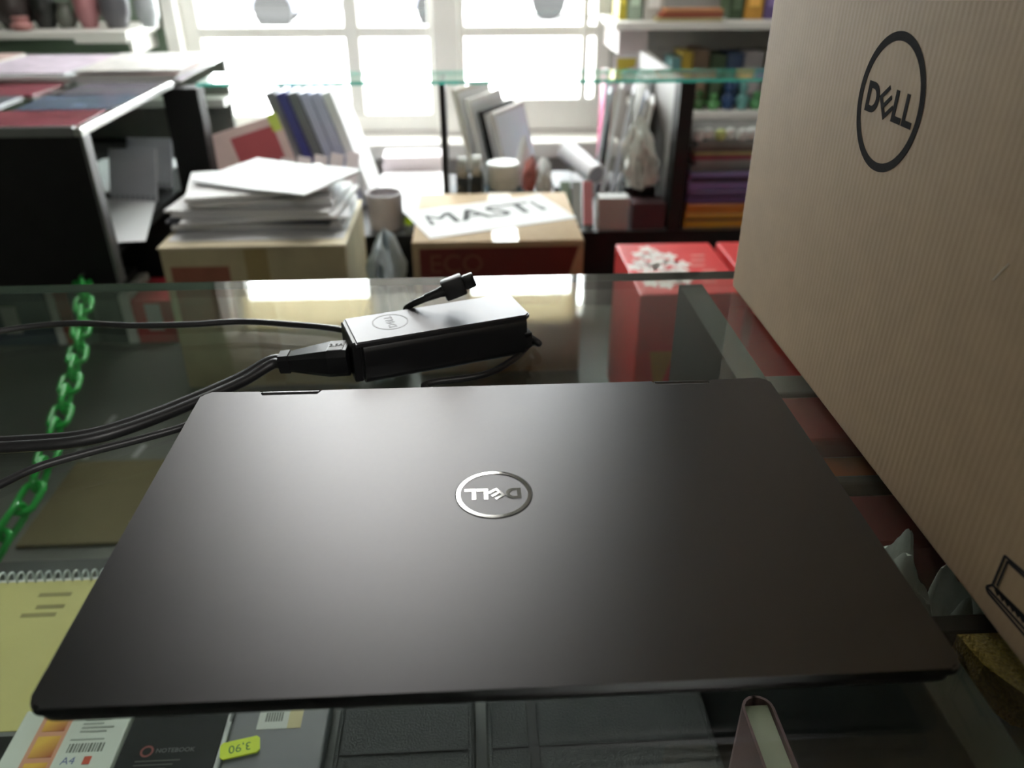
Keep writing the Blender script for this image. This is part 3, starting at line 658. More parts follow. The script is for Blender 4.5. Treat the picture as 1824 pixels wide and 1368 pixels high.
# sheet with large letters on top
sq = [P(x_, y_, z=ecz[1]+.001) for x_, y_ in ((765, 425), (1012, 390), (978, 348), (715, 376))]
sc_ = sum(sq, Vector())/4; sa_ = math.atan2(sq[1].y-sq[0].y, sq[1].x-sq[0].x)
sh = thing('paper_sign', 'white sheet with large black letters lying on the red-printed carton', 'sign', (sc_.x, sc_.y, ecz[1]+.0002), (0, 0, sa_))
sw, sd = ((sq[1]-sq[0]).length+(sq[2]-sq[3]).length)/2, ((sq[3]-sq[0]).length+(sq[2]-sq[1]).length)/2
print('sign', sw, sd, sa_)
def fs(u, v): return Vector(((u-.5)*sw, (v-.5)*sd, .0012+.03*max(0, abs(u-.5)-.40)*v))
MB().grid(fs, 14, 4, .0008).build('sheet', paper, sh, True)
text_part('bold_letters', 'MASTI', .095, ink, sh, Matrix.Translation((-.004, sd*.08, .0013)), .0002, local=True, double=.004)
# red printed cartons
rx, ry = (.262, .432), (1.135, 1.368)
redb = mat('bright_red_card', (.62, .045, .045), .4, var=.06); wprint = mat('white_floral_print', (.72, .66, .62), .5, var=.1)
for i, (x, lab) in enumerate(((rx, 'bright red carton with white floral print beside the paper carton'), ((.446, .62), 'red carton with an orange end, behind the tall brown carton'))):
    rb = thing('red_carton', lab, 'box', ((x[0]+x[1])/2, 1.25, TZ))
    b_ = MB().box(x, ry, (TZ+.0002, -.26), .002, 2).build('carton_body', redb, rb)
    if i == 0:
        for k in range(22):
            a = k*2.4; r0 = .010*math.sqrt(k); fx, fy = .315+r0*math.cos(a)*.95, 1.250+r0*math.sin(a)*2.0
            if not (x[0]+.012 < fx < x[1]-.012 and ry[0]+.010 < fy < ry[1]-.01): continue
            MB().prism([(fx+.0125*(1+.3*math.cos(5*t))*math.cos(t), fy+.0150*(1+.3*math.cos(5*t))*math.sin(t)) for t in [2*math.pi*j/20 for j in range(20)]], -.26, -.2597).build('printed_flower', wprint, b_)
        for k in range(6): part('printed_script', (.372+.006*(k % 3), .395+.006*(k % 3)), (1.18+k*.024, 1.186+k*.024), (-.26, -.2597), mat('pink_print', (.70, .30, .26), .5), b_)
        for (u0, u1, v0, v1) in ((.285, .325, -.45, -.36),):
            MB().prism([(u0, v1), (u1, v1), ((u0+u1)/2-.005, v0)], 0, .0003, Matrix(((1, 0, 0, 0), (0, 0, -1, ry[0]), (0, 1, 0, 0), (0, 0, 0, 1)))).build('printed_triangle', mat('ochre_print', (.42, .22, .03), .5), b_)
    else: part('orange_label', (.446, .50), (1.135, 1.21), (-.26, -.2597), mat('orange_print', (.72, .30, .04), .5), b_)
# pale blue plastic bag
def bag(name, lab, c, rx_, ry_, h, m, seed, rot=(0, 0, 0), cat='bag', amp=1.0):
    rnd = random.Random(seed); ph = [rnd.uniform(0, 6) for _ in range(9)]; mb = MB(); n, k = 26, 14; rows_ = []
    for j in range(k+1):
        t = j/k; rad = max(.03, (1-t**3.2)**.5)*(.86+.14*math.sin(math.pi*t)); row = []
        for i in range(n):
            a = 2*math.pi*i/n; q = 1+amp*(.11*math.sin(3*a+ph[0]+6*t)+.09*math.sin(5*a+ph[1]-9*t)+.07*math.sin(9*a+ph[2]+14*t)+.05*math.sin(2*a+ph[4]+19*t))
            row.append(mb.bm.verts.new((rx_*rad*q*math.cos(a), ry_*rad*q*math.sin(a), h*t*(1+.06*math.sin(3*a+ph[3])*(t > 0)))))
        rows_.append(row)
    for a_, b_ in zip(rows_, rows_[1:]):
        for i in range(n): mb.bm.faces.new((a_[i], a_[(i+1) % n], b_[(i+1) % n], b_[i]))
    mb.bm.faces.new(rows_[0][::-1]); mb.bm.faces.new(rows_[-1])
    o = mb.build(name, m); o.location = (c[0], c[1], c[2]+.0003); o.rotation_euler = rot
    return tag(o, lab, cat)
bag('plastic_bag', 'crumpled pale blue plastic bag between the beige and the paper cartons', (-.165, 1.46, TZ), .039, .11, .262, mat('pale_blue_film', (.40, .48, .52), .35, var=.3, scale=40, trans=.2), 4, amp=1.5)

# books standing on the table under the left-hand counter
bcol = [((.025, .035, .075), 'navy'), ((.70, .70, .70), 'white'), ((.34, .06, .04), 'brick red'), ((.06, .07, .07), 'charcoal'), ((.05, .055, .06), 'slate'), ((.70, .72, .68), 'pale grey'), ((.50, .035, .05), 'crimson')]
xs = [P(q_, 550, y=1.56).x for q_ in (-60, 85, 100, 126, 168, 214, 233, 310)]
for i, (c, nm) in enumerate(bcol):
    x0, x1 = xs[i]+.001, xs[i+1]-.001; hgt = (.128, .122, .126, .118, .124, .110, .098)[i]
    o = thing('box_file', '%s file standing on the low table under the black end panel' % nm, 'file', ((x0+x1)/2, 1.6, TZ))
    part('case', (x0, x1), (1.56, 1.69), (TZ+.0002, TZ+hgt), mat('file_'+nm.replace(' ', '_'), c, .5), o, .002)
    if i in (0, 6): part('spine_label', ((x0+x1)/2-.016, (x0+x1)/2+.016), (1.5594, 1.56), (TZ+.03, TZ+.09), mat('file_label', (.45, .42, .42), .6), o)

# ------------------------------------------------------------------ left-hand counter
UT = -.036                                              # top of the back glass
lcn = thing('side_counter', 'black side counter with aluminium trim and glass top, at a right angle', 'counter', (-1.1, 1.6, FLOOR))
part('end_panel', (-1.6, -.606), (1.310, 1.330), (-.295, -.047), black, lcn)
part('corner_trim', (-.606, -.600), (1.308, 1.334), (-.295, -.047), mat('dull_trim', (.25, .25, .25), .4, .8), lcn, .001)
part('top_trim', (-.612, -.600), (1.306, 1.76), (-.047, -.034), alu, lcn, .002)
part('top_trim', (-1.6, -.612), (1.306, 1.318), (-.047, -.032), mat('dull_trim', (.25, .25, .25), .4, .8), lcn, .001)
gl = MB().box((-1.6, -.612), (1.318, 2.28), (-.047, -.041)).build('glass_top', shelf_glass, lcn)
part('inner_shelf', (-1.6, -.625), (1.33, 2.26), (-.270, -.255), black, lcn)
part('back_board', (-1.6, -.63), (2.262, 2.28), (FLOOR, -.048), mat('green_grey_board', (.14, .15, .125), .6), lcn)
part('back_ledge', (-1.6, -.63), (2.20, 2.262), (-.165, -.145), mat('pale_ledge', (.42, .44, .40), .5), lcn)
part('corner_post', (-.624, -.552), (1.75, 1.80), (FLOOR, -.047), black, lcn, .002)
part('side_panel', (-1.6, -1.58), (1.33, 2.26), (FLOOR, -.048), black, lcn)
part('kick_board', (-1.58, -.63), (1.72, 1.74), (FLOOR, -.271), black, lcn)
prints = [((.22, .05, .07), 'red'), ((.10, .13, .19), 'blue'), ((.13, .12, .15), 'violet'), ((.20, .09, .06), 'rust'), ((.14, .14, .17), 'grey')]
k = 0
for ix in range(2):
    for iy in range(3):
        c, nm = prints[k % 5]; k += 1
        x0, y0 = -.80-ix*.22+.012*iy, 1.34+iy*.145
        o = solid('magazine', '%s magazine %s lying on the glass of the side counter' % (nm, ('at the trimmed corner', 'behind the front trim', 'close to the white-edged stack', 'beside the front one', 'in the middle row', 'next to the stack')[ix*3+iy]), 'magazine', (x0, x0+.175), (y0, y0+.135), (-.0408, -.0372), mat('cover_'+nm, c, .25, var=.7, scale=14), .0005, rz=rnd.uniform(-.05, .05))
covers = [(.62, .54, .64), (.70, .68, .48), (.66, .46, .42), (.60, .58, .70), (.70, .63, .60), (.58, .64, .70)]
for s_, (sxc, n, syc) in enumerate(((-.70, 5, 1.94), (-.92, 5, 1.92), (-1.14, 5, 1.95), (-1.36, 5, 1.93))):
    zz = -.0406
    for i in range(n):
        th = rnd.uniform(.0035, .0055); top = i == n-1
        o = thing('magazine', 'white-edged magazine in the stacks on the side counter', 'magazine', (sxc+rnd.uniform(-.008, .008), syc+rnd.uniform(-.014, .014), zz), (0, 0, rnd.uniform(-.08, .08)), 'stacked magazines on the side counter')
        part('page_block', (-.104, .104), (-.142, .142), (.0003, th-.0005), paper, o, 0, True)
        part('cover', (-.105, .105), (-.143, .143), (th-.0005, th-.0001), mat('mag_cover_%d' % ((i+s_*2) % 6), covers[(i+s_*2) % 6], .3, var=.6, scale=22), o, 0, True)
        zz += th
# inside the side counter: papers and notebooks
for i, (x, y, rz, lab) in enumerate(((-.72, 1.52, .25, 'blank white paper sheet on the shelf inside the side counter'), (-.80, 1.86, -.1, 'second white sheet inside the side counter, near its back ledge'))):
    def fn2(u, v): return Vector(((u-.5)*.21, (v-.5)*.29, .003+.004*math.sin(3*u)))
    o = MB().grid(fn2, 6, 6, .001).build('paper_sheet', paper2); o.location = (x, y, -.2545+.002*i); o.rotation_euler = (0, 0, rz); tag(o, lab, 'paper')
for i in range(2):
    sn = thing('spiral_notebook', ('pale spiral notebook leaning inside the side counter, over the white sheet', 'pale spiral notebook leaning behind the other one inside the side counter')[i], 'notebook', (-.692, 1.66+.10*i, -.2545), (R(-22), 0, R(-8)))
    part('cover', (-.05, .05), (-.004, .004), (.0005, .105), mat('pale_blue_grey_cover', (.42, .44, .47), .5), sn, .001, True)
    for j in range(9):
        MB().tube([(-.044+j*.011, .007*math.cos(a), .006+.006*math.sin(a)) for a in [2*math.pi*q/8 for q in range(8)]], .0014, 5, True).build('wire_loop', black, sn, True)

# ------------------------------------------------------------------ window shelf unit with black boards and a glass top
BZ, UY = -.366, 1.75
un = thing('shelf_unit', 'low black shelf unit with upright boards and a green-edged glass top under the window', 'shelf', (.3, 2.0, FLOOR))
UX = (-.550, 1.30)
g = MB(); g.box(UX, (UY-.005, 1.885), (UT-.007, UT)); gu = g.build('glass_top', [shelf_glass, teal_edge], un)
for p in gu.data.polygons:
    if abs(p.normal.z) < .9: p.material_index = 1
part('base_shelf', UX, (UY, 2.27), (BZ-.02, BZ), mat('shelf_grey', (.10, .10, .10), .5, var=.1), un)
part('fascia', UX, (UY-.004, UY), (FLOOR, BZ), black, un)
part('upright', (-.0575, -.0455), (UY, 1.90), (BZ, UT-.007), black, un)
part('upright', (.452, .484), (UY, 1.80), (BZ, UT-.007), black, un)
part('upright', (.462, .474), (1.80, 2.25), (BZ, UT-.007), mat('grey_upright', (.33, .32, .31), .6), un)
part('upright', (1.27, 1.30), (UY, 2.25), (BZ, UT-.007), black, un)
part('back_leg', (-.54, -.50), (2.2, 2.25), (FLOOR, BZ-.02), black, un)
part('back_leg', (1.2, 1.24), (2.2, 2.25), (FLOOR, BZ-.02), black, un)
# --- left bay
def book(lab, x, y, wd, dp, h, m, tilt=0, rz=0, z=BZ, name='book', grp=None, pages=True):
    o = thing(name, lab, 'book', (x, y, z), (0, tilt, rz), grp)
    t = min(.003, wd*.15)
    part('cover', (-wd/2, wd/2), (-dp/2, dp/2), (.0003, h), m, o, .0008, True)
    if pages: part('page_block', (-wd/2+t, wd/2-t), (-dp/2-.0006, dp/2-.004), (.002, h+.0006), paper2, o, 0, True)
    return o
blue = mat('navy_blue_cover', (.045, .05, .22), .4); lav = mat('lavender_cover', (.50, .52, .68), .45); greyc = mat('slate_cover', (.16, .17, .18), .5)
for i, (m_, lab) in enumerate(((greyc, 'slate grey book leaning beside the navy book'), (blue, 'navy blue book leaning in the left shelf bay'), (greyc, 'slate book between the navy and the lavender books'), (lav, 'lavender book leaning next to the slate book'), (lav, 'pale lavender folder leaning last of the row'), (paper, 'thick white folder leaning at the window end of the row'))):
    book(lab, -.372+i*.026, 2.05, .022, .19, .285, m_, R(-17), pages=False)
rw = thing('book', 'red and white picture book leaning across the left shelf bay', 'book', (-.505, 1.84, BZ), (R(-16), R(-13), R(20)))
rc_ = part('cover', (-.02, .15), (-.008, .008), (.03, .235), mat('pale_red_white', (.55, .40, .38), .5, var=.2), rw, .001, True)
part('red_panel', (.03, .13), (-.0086, -.008), (.11, .215), mat('wine_print', (.33, .04, .05), .5), rc_, 0, True)
part('green_tab', (.125, .148), (-.0086, -.008), (.20, .24), mat('lime_print', (.45, .55, .08), .5), rc_, 0, True)
for i in range(5):
    o = thing('spiral_notebook', 'white spiral notebook fanned out before the red book', 'notebook', (-.455+i*.036, 1.80+i*.014, BZ), (R(-26), R(14), R(8)), 'fanned white notebooks')
    part('page_block', (0, .030), (-.004, .004), (.012, .165), mat('pinkish_paper', (.68, .60, .62), .6), o, .0008, True)
    MB().tube([(.015, .008*math.cos(a), .012+.009*math.sin(a)) for a in [2*math.pi*q/8 for q in range(8)]], .0018, 5, True).build('wire_loop', black, o, True)
def sheets(lab, c, wd, dp, n, th, m, rz, grp, name='paper_stack'):
    z = c[2]+.0003
    for i in range(n):
        o = MB().box((-wd/2, wd/2), (-dp/2, dp/2), (0, th), .0004, 1).build(name, m); o.location = (c[0]+random.uniform(-.004, .004), c[1]+random.uniform(-.004, .004), z); o.rotation_euler = (0, 0, rz+random.uniform(-.03, .03)); tag(o, lab, 'paper', grp); z += th+.0002
sheets('white ream sheet pack on the shelf behind the pale cup', (-.146, 1.985, BZ), .165, .35, 4, .009, paper, .02, 'white packs in the left bay')
sheets('pinkish white paper pack near the window sill', (-.150, 2.222, BZ), .16, .09, 3, .024, mat('pinkish_paper', (.68, .60, .62), .6), 0, 'pinkish packs by the sill')
cup = thing('cup', 'pale mauve straight cup beside the beige carton', 'cup', (-.193, 1.80, BZ))
MB().lathe([(.033, .0005), (.038, .004), (.041, .085), (.038, .085), (.035, .008), (.0, .008)], (-.193, 1.80, BZ), 24, cap=False).build('wall', mat('mauve_plastic', (.42, .38, .39), .5), cup, smooth=True)
gbx = thing('storage_box', 'grey-blue box with a lime round sticker next to the mauve cup', 'box', (-.115, 1.80, BZ))
part('case', (-.148, -.062), (1.757, 1.85), (BZ+.0002, BZ+.052), mat('grey_blue_card', (.17, .20, .22), .5), gbx, .002)
MB().lathe([(.010, 0), (.010, .001)], n=20, M=Matrix.Translation((-.138, 1.757, BZ+.030)) @ Matrix.Rotation(math.pi/2, 4, 'X')).build('round_sticker', mat('lime_sticker', (.45, .70, .02), .5), gbx)

# --- middle bay
for i, (x, h, lab, m_) in enumerate(((-.030, .285, 'cream framed board leaning against the thin upright', mat('cream_frame', (.55, .52, .44), .5)), (-.004, .262, 'white board leaning second from the thin upright', white_paint), (.022, .235, 'black-edged board leaning third from the thin upright', black), (.048, .230, 'pale board leaning last of the row by the white tub', mat('pale_frame', (.60, .57, .52), .5)))):
    fr2 = thing('framed_board', lab, 'board', (x+.100, 2.03, BZ), (0, R(-14), R(-28)))
    part('board', (-.005, .005), (-.09, .09), (.004, h), m_, fr2, .001, True)
    part('face_sheet', (.005, .0056), (-.08, .08), (.014, h-.01), paper, fr2, 0, True)
RZ = BZ+.0755
solid('storage_box', 'flat dark teal carton carrying the tub and tape dispensers', 'box', (-.040, .196), (1.757, 1.885), (BZ, BZ+.075), mat('teal_card', (.03, .06, .075), .5, var=.5), .002)
for i, (x, y, lab) in enumerate(((-.012, 1.81, 'black tape dispenser in front of the leaning boards'), (.020, 1.82, 'black tape dispenser touching the white tub'))):
    tdp = thing('tape_dispenser', lab, 'tape dispenser', (x, y, RZ+.0003), (0, 0, R(85)))
    MB().prism([(-.045, 0), (.05, 0), (.05, .022), (.015, .03), (-.005, .06), (-.035, .06), (-.045, .03)], -.013, .013, Matrix.Rotation(math.pi/2, 4, 'X')).build('body', mat('smoky_black_plastic', (.03, .035, .035), .3), tdp, True)
    MB().lathe([(.012, -.010), (.026, -.010), (.026, .010), (.012, .010)], n=20, M=Matrix.Translation((-.018, 0, .062)) @ Matrix.Rotation(math.pi/2, 4, 'X')).build('tape_roll', mat('pale_roll', (.45, .44, .40), .4), tdp, True, True)
tub = thing('tub', 'round white plastic tub standing on a blue lid', 'tub', (.078, 1.81, RZ))
MB().lathe([(.036, .0003), (.037, .012), (.034, .012)], (.078, 1.81, RZ), 28).build('blue_base', mat('blue_plastic', (.02, .10, .17), .4), tub, smooth=True)
MB().lathe([(.033, .0121), (.036, .020), (.037, .068), (.034, .071), (.0, .072)], (.078, 1.81, RZ), 28, cap=False).build('white_body', mat('white_plastic', (.80, .80, .78), .4), tub, smooth=True)
bag('wrapper', 'crumpled red and white wrapper beside the round tub', (.136, 1.835, RZ), .016, .022, .075, mat('red_white_wrap', (.60, .18, .16), .4, var=.9, scale=18), 8, (0, R(8), 0), 'wrapper')
bag('tissue', 'upright white crumpled tissue behind the red wrapper', (.122, 1.868, RZ), .016, .013, .112, paper, 9, (0, R(4), 0), 'tissue')
bag('tissue', 'heap of white crumpled paper at the end of the teal carton', (.172, 1.83, RZ), .019, .042, .072, paper, 12, (0, 0, 0), 'tissue')
r0_, r1_ = P(1010, 268, y=2.02), P(1062, 312, y=1.90)
rl = thing('poster_roll', 'rolled white poster resting at a slant in the middle bay', 'poster', (r1_.x, r1_.y, r1_.z-.03))
MB().tube([r0_, r1_], .026, 24).build('roll', mat('poster_paper', (.70, .70, .72), .5), rl, smooth=True)
dd = (r1_-r0_).normalized(); MB().tube([r1_+dd*.0002, r1_+dd*.001], .021, 24).build('open_end', mat('grey_inner', (.28, .28, .31), .6), rl)
solid('storage_box', 'dark box propping up the poster roll', 'box', (.205, .262), (1.90, 2.06), (BZ, BZ+.060), black, .002)
# upright folders at the right
for i, (px, m_, tl, lab) in enumerate(((.268, mat('sky_blue_cover', (.20, .36, .55), .5), 6, 'sky blue folder standing nearest the window in the middle bay'), (.290, mat('ivory_cover', (.58, .54, .44), .5), 7, 'ivory folder standing beside the blue-striped one'), (.312, mat('white_cover', (.66, .66, .70), .5), 9, 'white folder standing in front of the ivory one'), (.330, mat('dark_blue_cover', (.035, .055, .13), .5), 11, 'dark blue folder leaning near the plastic bag'), (.350, mat('ivory_cover', (.58, .54, .44), .5), 9, 'ivory folder next to the dark blue folder'))):
    book(lab, .335+.016*i, 2.10-.035*i, .010, .13, (.255 if i == 0 else .280-.006*i), m_, R(tl), R(-12), name='folder')
book('magenta folder lying across the tops by the window', .366, 2.19, .018, .08, .285, mat('magenta_cover', (.55, .06, .20), .5), 0, name='folder')
book('olive black folder against the grey upright', .450, 2.12, .014, .15, .28, mat('olive_black', (.05, .045, .02), .5), 0, name='folder')
bag('plastic_bag', 'crumpled clear plastic bag hanging over dark folders by the grey upright', (.400, 1.835, BZ+.080), .034, .042, .150, mat('clear_film', (.62, .62, .58), .25, var=.5, scale=30, trans=.35), 21, (0, R(-6), 0), amp=2.0)
for i in range(4): book('black folder standing under the plastic bag', .368+i*.020, 1.862, .015, .07, .078, black, 0, name='folder', grp='black folders in the middle bay', pages=False)
solid('storage_box', 'plain light grey box at the front of the middle bay', 'box', (.292, .362), (1.757, 1.80), (BZ, BZ+.075), mat('light_grey_card', (.42, .41, .40), .6), .0015)
solid('storage_box', 'dark maroon box beside the light grey box', 'box', (.370, .446), (1.757, 1.815), (BZ, BZ+.062), mat('maroon_card', (.05, .018, .022), .5), .0015)
for i, (c, nm) in enumerate((((.35, .50, .42), 'mint green'), ((.50, .58, .60), 'pale blue'), ((.62, .25, .28), 'rose pink'))):
    x0 = .208+i*.026
    o = thing('notepad', '%s notepad sloping against the paper carton' % nm, 'notepad', (x0+.012, 1.765, BZ), (R(-24), 0, 0))
    part('page_block', (-.011, .011), (0, .012), (.006, .105), mat('pad_'+nm.replace(' ', '_'), c, .5), o, .001, True)
    part('foot_strip', (-.011, .011), (-.001, .012), (.0, .006), mat('pad_foot', (.03, .05, .045), .5), o, 0, True)
# --- right bay: trays, magazines
def tray(lab, x, y, z, h, c):
    m_ = mat('tray_'+lab.split()[0], c, .35); t = thing('paper_tray', lab, 'tray', ((x[0]+x[1])/2, (y[0]+y[1])/2, z))
    part('tray_floor', x, y, (z+.0003, z+.004), m_, t)
    part('front_rim', x, (y[0], y[0]+.004), (z+.004, z+h*.45), m_, t, .001); part('top_rim', x, (y[0]-.004, y[0]+.012), (z+h-.012, z+h), m_, t, .003)
    for q in ((x[0], x[0]+.004), (x[1]-.004, x[1])): part('side_wall', q, (y[0]+.004, y[1]), (z+.004, z+h), m_, t)
    part('paper_fill', (x[0]+.006, x[1]-.006), (y[0]+.006, y[1]-.01), (z+.004, z+h*.7), mat('maroon_stack', (.045, .015, .03), .6), t)
tray('yellow letter tray at the bottom of the tray stack', (.495, .80), (1.765, 2.05), BZ+.0, .034, (.50, .27, .02))
tray('amber letter tray second from the bottom of the tray stack', (.495, .80), (1.765, 2.05), BZ+.0345, .022, (.45, .16, .02))
tray('violet letter tray under the top purple tray', (.495, .80), (1.765, 2.05), BZ+.057, .030, (.10, .05, .16))
tray('purple letter tray topmost of the tray stack', (.495, .80), (1.765, 2.05), BZ+.0875, .040, (.16, .11, .28))
zz = BZ+.128
for i, (c, nm) in enumerate((((.12, .125, .125), 'dark grey'), ((.20, .205, .20), 'grey'), ((.20, .025, .05), 'crimson'), ((.30, .28, .10), 'olive'), ((.10, .075, .06), 'brown'), ((.16, .16, .15), 'mottled'))):
    th = (.014, .010, .009, .006, .012, .010)[i]
    solid('magazine', '%s magazine lying on the purple tray' % nm, 'magazine', (.50+.008*(i % 2), .74), (1.77+.004*i, 2.02), (zz, zz+th), mat('pile_'+nm.replace(' ', '_'), c, .4, var=.5, scale=30), .0005, rz=.02*(i % 3-1)); zz += th+.0002
for i in range(6):
    o = MB().lathe([(.002, .0), (.010, .003), (.013, .012), (.010, .022), (.003, .026)], n=14).build('paper_rose', mat('white_rose', (.60, .60, .58), .6) if i != 2 else mat('lime_rose', (.45, .52, .20), .6), smooth=True)
    o.location = (.515+i*.025, 1.80+.01*(i % 2), zz); tag(o, 'lime paper rose among white ones on the magazines' if i == 2 else 'white paper rose on top of the magazine pile', 'ornament', None if i == 2 else 'paper roses')

# ------------------------------------------------------------------ wall shelves at both sides of the window
sl = thing('wall_shelf', 'long white wall shelf on the green wall left of the window', 'shelf', (-1.5, 2.5, -.012))
part('board', (-2.1, -.885), (2.32, 2.597), (-.012, .006), white_paint, sl, .002)
part('front_lip', (-1.02, -.885), (2.315, 2.32), (-.022, .006), white_paint, sl)
part('bracket', (-.915, -.905), (2.40, 2.597), (-.06, -.012), white_paint, sl); part('bracket', (-1.6, -1.59), (2.40, 2.597), (-.06, -.012), white_paint, sl)
def pot(lab, x, y, r, h, c, nm, z=.006):
    o = thing('vase', lab, 'vase', (x, y, z)); m_ = mat('glaze_'+nm, c, .35, var=.2, scale=30)
    MB().lathe([(r*.6, .0003), (r*.95, h*.25), (r, h*.5), (r*.6, h*.85), (r*.7, h), (r*.6, h), (r*.5, h*.85), (0, h*.4)], (x, y, z), 20, cap=False).build('body', m_, o, smooth=True)
    MB().lathe([(r*.66, h), (r*.76, h), (r*.76, h+.006), (r*.66, h+.006)], (x, y, z), 20).build('rim', m_, o, smooth=True)
for i, (px, r, h, c, nm, lab) in enumerate(((25, .052, .12, (.03, .022, .02), 'brown', 'dark brown vase on the wall shelf'), (35, .0, 0, 0, 0, 0), (78, .035, .11, (.012, .014, .012), 'black', 'black vase beside the brown one on the wall shelf'), (115, .028, .06, (.10, .11, .09), 'olive', 'small olive vase between the black and pink vases'), (155, .032, .13, (.36, .16, .17), 'pink', 'pink vase on the wall shelf'), (205, .040, .13, (.10, .10, .11), 'slate', 'slate grey vase next to the pink one'), (262, .030, .12, (.42, .45, .47), 'pale', 'pale grey vase nearest to the white window casing'))):
    if r: pot(lab, P(px, 20, y=2.42).x, 2.42, r, h, c, nm)
pot('low pink bowl in front of the dark brown vase', P(35, 35, y=2.35).x, 2.352, .028, .028, (.42, .20, .19), 'pinkbowl')

sr = thing('wall_shelves', 'white wall shelves full of toys right of the window', 'shelf', (.95, 2.45, -.24))
part('board', (.405, 1.7), (2.33, 2.597), (.000, .020), white_paint, sr, .002)
part('board', (.50, 1.7), (2.33, 2.597), (-.236, -.216), white_paint, sr, .002)
part('end_block', (.418, .500), (2.34, 2.597), (-.062, .000), mat('pinkish_white_paint', (.46, .42, .41), .6), sr, .002)
part('rear_board', (.500, 1.7), (2.585, 2.597), (-.55, .40), mat('grey_rear_board', (.34, .33, .31), .7), sr)
MB().box((.0, .155), (2.36, 2.372), (-.006, .006), .001, 1, Matrix.Translation((.505, 0, -.062)) @ Matrix.Rotation(R(33), 4, 'Y')).build('diagonal_bracket', white_paint, sr)
part('bracket', (1.1, 1.11), (2.40, 2.585), (-.05, 0), white_paint, sr); part('bracket', (1.1, 1.11), (2.40, 2.585), (-.29, -.236), white_paint, sr)
ntc = thing('notice', 'white notice with a yellow drawing hung under the shelf end', 'notice', (.455, 2.33, -.14))
part('sheet', (.408, .498), (2.332, 2.3335), (-.155, -.063), paper2, ntc)
MB().prism([(.416, -.070), (.470, -.070), (.468, -.092), (.440, -.100), (.418, -.118)], 0, .0004, Matrix(((1, 0, 0, 0), (0, 0, -1, 2.332), (0, 1, 0, 0), (0, 0, 0, 1)))).build('yellow_drawing', mat('yellow_print', (.50, .44, .05), .5), ntc)
def toybox(lab, x0, x1, z, h, c, y=2.36, d=.10):
    nm = lab.split(' toy')[0].replace(' ', '_'); m_ = mat('toy_'+nm, c, .4, var=.35, scale=25)
    o = thing('toy_box', lab, 'box', ((x0+x1)/2, y+d/2, z)); part('case', (x0, x1), (y, y+d), (z+.0003, z+h), m_, o, .002)
    part('window_label', (x0+.2*(x1-x0), x1-.2*(x1-x0)), (y-.0006, y), (z+h*.25, z+h*.6), mat('toy_label_'+nm, tuple(min(1, q*1.8+.05) for q in c), .4), o)
TS = .020
for lab, x0, x1, h, c in (('mustard toy box at the end of the upper shelf', .425, .447, .15, (.45, .38, .03)), ('mint toy box beside the mustard one', .449, .49, .14, (.33, .42, .33)), ('white toy box behind the red folders', .495, .55, .12, (.55, .54, .50)), ('dark green toy box beside the amber one', .735, .775, .10, (.03, .06, .02)), ('amber toy box on the upper shelf', .778, .83, .13, (.55, .28, .04)), ('violet toy box on the upper shelf', .833, .87, .13, (.12, .08, .22)), ('brown toy box on the upper shelf beside the violet one', .875, .99, .12, (.20, .11, .06))):
    toybox(lab, x0, x1, TS, h, c, 2.40)
for i, (c, nm) in enumerate((((.42, .36, .18), 'khaki'), ((.35, .08, .04), 'brick red'), ((.50, .22, .10), 'terracotta'))):
    solid('folder', '%s folder lying flat on the upper toy shelf' % nm, 'folder', (.52+.01*i, .70), (2.34, 2.39), (TS+.011*i, TS+.010+.011*i), mat('flat_'+nm.replace(' ', '_'), c, .5), .001)
LS = -.216
for lab, x0, x1, h, c in (('teal toy box on the lower shelf', .59, .618, .135, (.12, .26, .26)), ('ochre toy box on the lower shelf', .62, .652, .15, (.42, .30, .03)), ('brown bear toy box on the lower shelf', .655, .70, .155, (.14, .09, .05)), ('dark green toy box on the lower shelf', .703, .75, .14, (.05, .08, .06)), ('navy toy box on the lower shelf', .752, .80, .145, (.025, .055, .12)), ('grey toy box on the lower shelf', .803, .86, .15, (.30, .28, .28)), ('olive toy box on the lower shelf', .865, .95, .15, (.12, .12, .05))):
    toybox(lab, x0, x1, LS, h, c, 2.42)
for i, (c, nm, hh) in enumerate((((.45, .42, .43), 'pale grey', .07), ((.03, .10, .02), 'leaf green', .055), ((.10, .30, .10), 'bright green', .045), ((.02, .06, .16), 'royal blue', .075), ((.14, .36, .33), 'turquoise', .075), ((.10, .32, .12), 'grass green', .05))):
    x0 = .61+i*.042
    o = thing('toy_figure', '%s toy figure standing before the boxes on the lower shelf' % nm, 'toy', (x0+.018, 2.375, LS))
    m_ = mat('fig_'+nm.replace(' ', '_'), c, .4)
    MB().lathe([(.012, .0003), (.017, hh*.12), (.015, hh*.45), (.008, hh*.6)], (x0+.018, 2.375, LS), 14).build('body', m_, o, smooth=True)
    MB().lathe([(.002, hh*.55), (.011, hh*.66), (.013, hh*.8), (.010, hh*.93), (.002, hh)], (x0+.018, 2.375, LS), 14).build('head', m_, o, smooth=True)
    for sg in (-1, 1): MB().tube([(x0+.018+sg*.012, 2.375, LS+hh*.5), (x0+.018+sg*.019, 2.370, LS+hh*.32)], .004, 8).build('arm', m_, o, smooth=True)

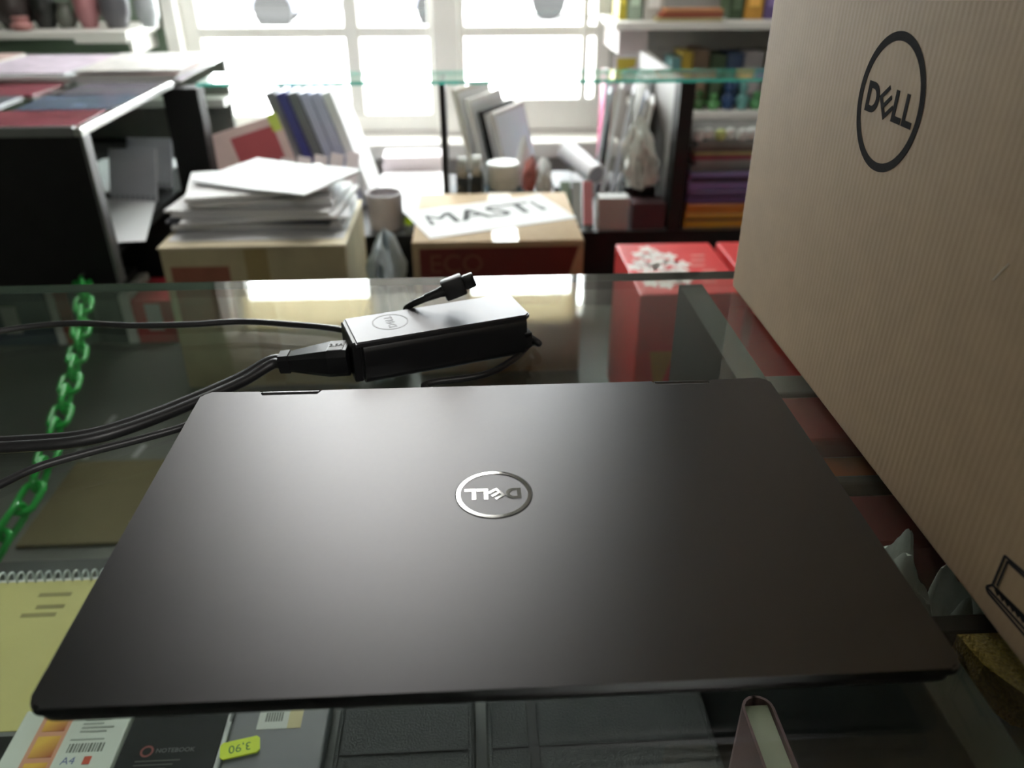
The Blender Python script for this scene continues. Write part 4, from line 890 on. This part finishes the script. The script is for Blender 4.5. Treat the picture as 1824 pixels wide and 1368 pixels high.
# ------------------------------------------------------------------ green plastic barrier chain from the black end panel to the counter
def away(px, py, dist): return Vector((0, 0, CAM_H)) + (cr @ Vector(((px-912)/FPX, -(py-684)/FPX, -1)))*dist
hk = P(150, 493, y=1.310)
way = [Vector((hk.x, 1.298, hk.z-.006)), away(150, 520, 1.27), away(146, 570, 1.21), away(138, 630, 1.14), away(120, 700, 1.07), away(98, 770, 1.01), away(66, 860, .95), away(8, 950, .90), away(-70, 1040, .86), Vector((-.600, .600, -.300)), Vector((-.612, .583, -.275))]
pth = spline(way, 14); chain = thing('plastic_chain', 'green plastic barrier chain hanging from the black end panel behind the counter glass', 'chain', pth[0])
MB().tube([(hk.x, 1.3098, hk.z+.006), (hk.x, 1.300, hk.z+.006), (hk.x, 1.2935, hk.z), (hk.x, 1.2935, hk.z-.006), (hk.x, 1.300, hk.z-.010)], .0022, 8).build('hook', alu, chain, smooth=True)
MB().tube([(-.612, .5725, -.272), (-.612, .580, -.272), (-.612, .586, -.268), (-.612, .586, -.262), (-.612, .581, -.259)], .0022, 8).build('hook', alu, chain, smooth=True)
green = mat('green_plastic', (.04, .50, .09), .3, var=.05, trans=.3)
lk = MB(); q = []
for k_ in range(20):
    a = 2*math.pi*k_/20; x = .0105*(1 if math.cos(a) > 0 else -1)*(abs(math.cos(a)) > .02) + .0115*math.cos(a); q.append((x, .0115*math.sin(a), 0))
lk.tube(q, .0039, 8, True); me0 = lk.build('link', green, chain, True, True); proto = me0.data; first = True
acc = 0; step = .0345; nxt = 0; nlink = 0
for a, b in zip(pth, pth[1:]):
    L_ = (b-a).length
    while nxt <= acc+L_:
        p = a.lerp(b, (nxt-acc)/L_); t = (b-a).normalized(); up = Vector((0, 0, 1)); s2 = t.cross(up).normalized(); u2 = s2.cross(t)
        if nlink % 2: s2, u2 = u2, -s2
        M = Matrix(((t.x, s2.x, u2.x, p.x), (t.y, s2.y, u2.y, p.y), (t.z, s2.z, u2.z, p.z), (0, 0, 0, 1)))
        if first: o = me0; first = False
        else: o = bpy.data.objects.new('link', proto); COL.objects.link(o); o.parent = chain
        o.matrix_parent_inverse = world_of(chain).inverted(); o.matrix_basis = M
        nlink += 1; nxt += step
    acc += L_

# rest tilted things on what carries them
bpy.context.view_layer.update()
for o in list(COL.objects):
    if o.parent is None and 'label' in o and (abs(o.rotation_euler.x) > .01 or abs(o.rotation_euler.y) > .01):
        zs = []
        for c in [o] + list(o.children_recursive):
            if c.type == 'MESH': zs += [(c.matrix_world @ v.co).z for v in c.data.vertices]
        if zs: o.location.z += o.location.z - min(zs) + .0003
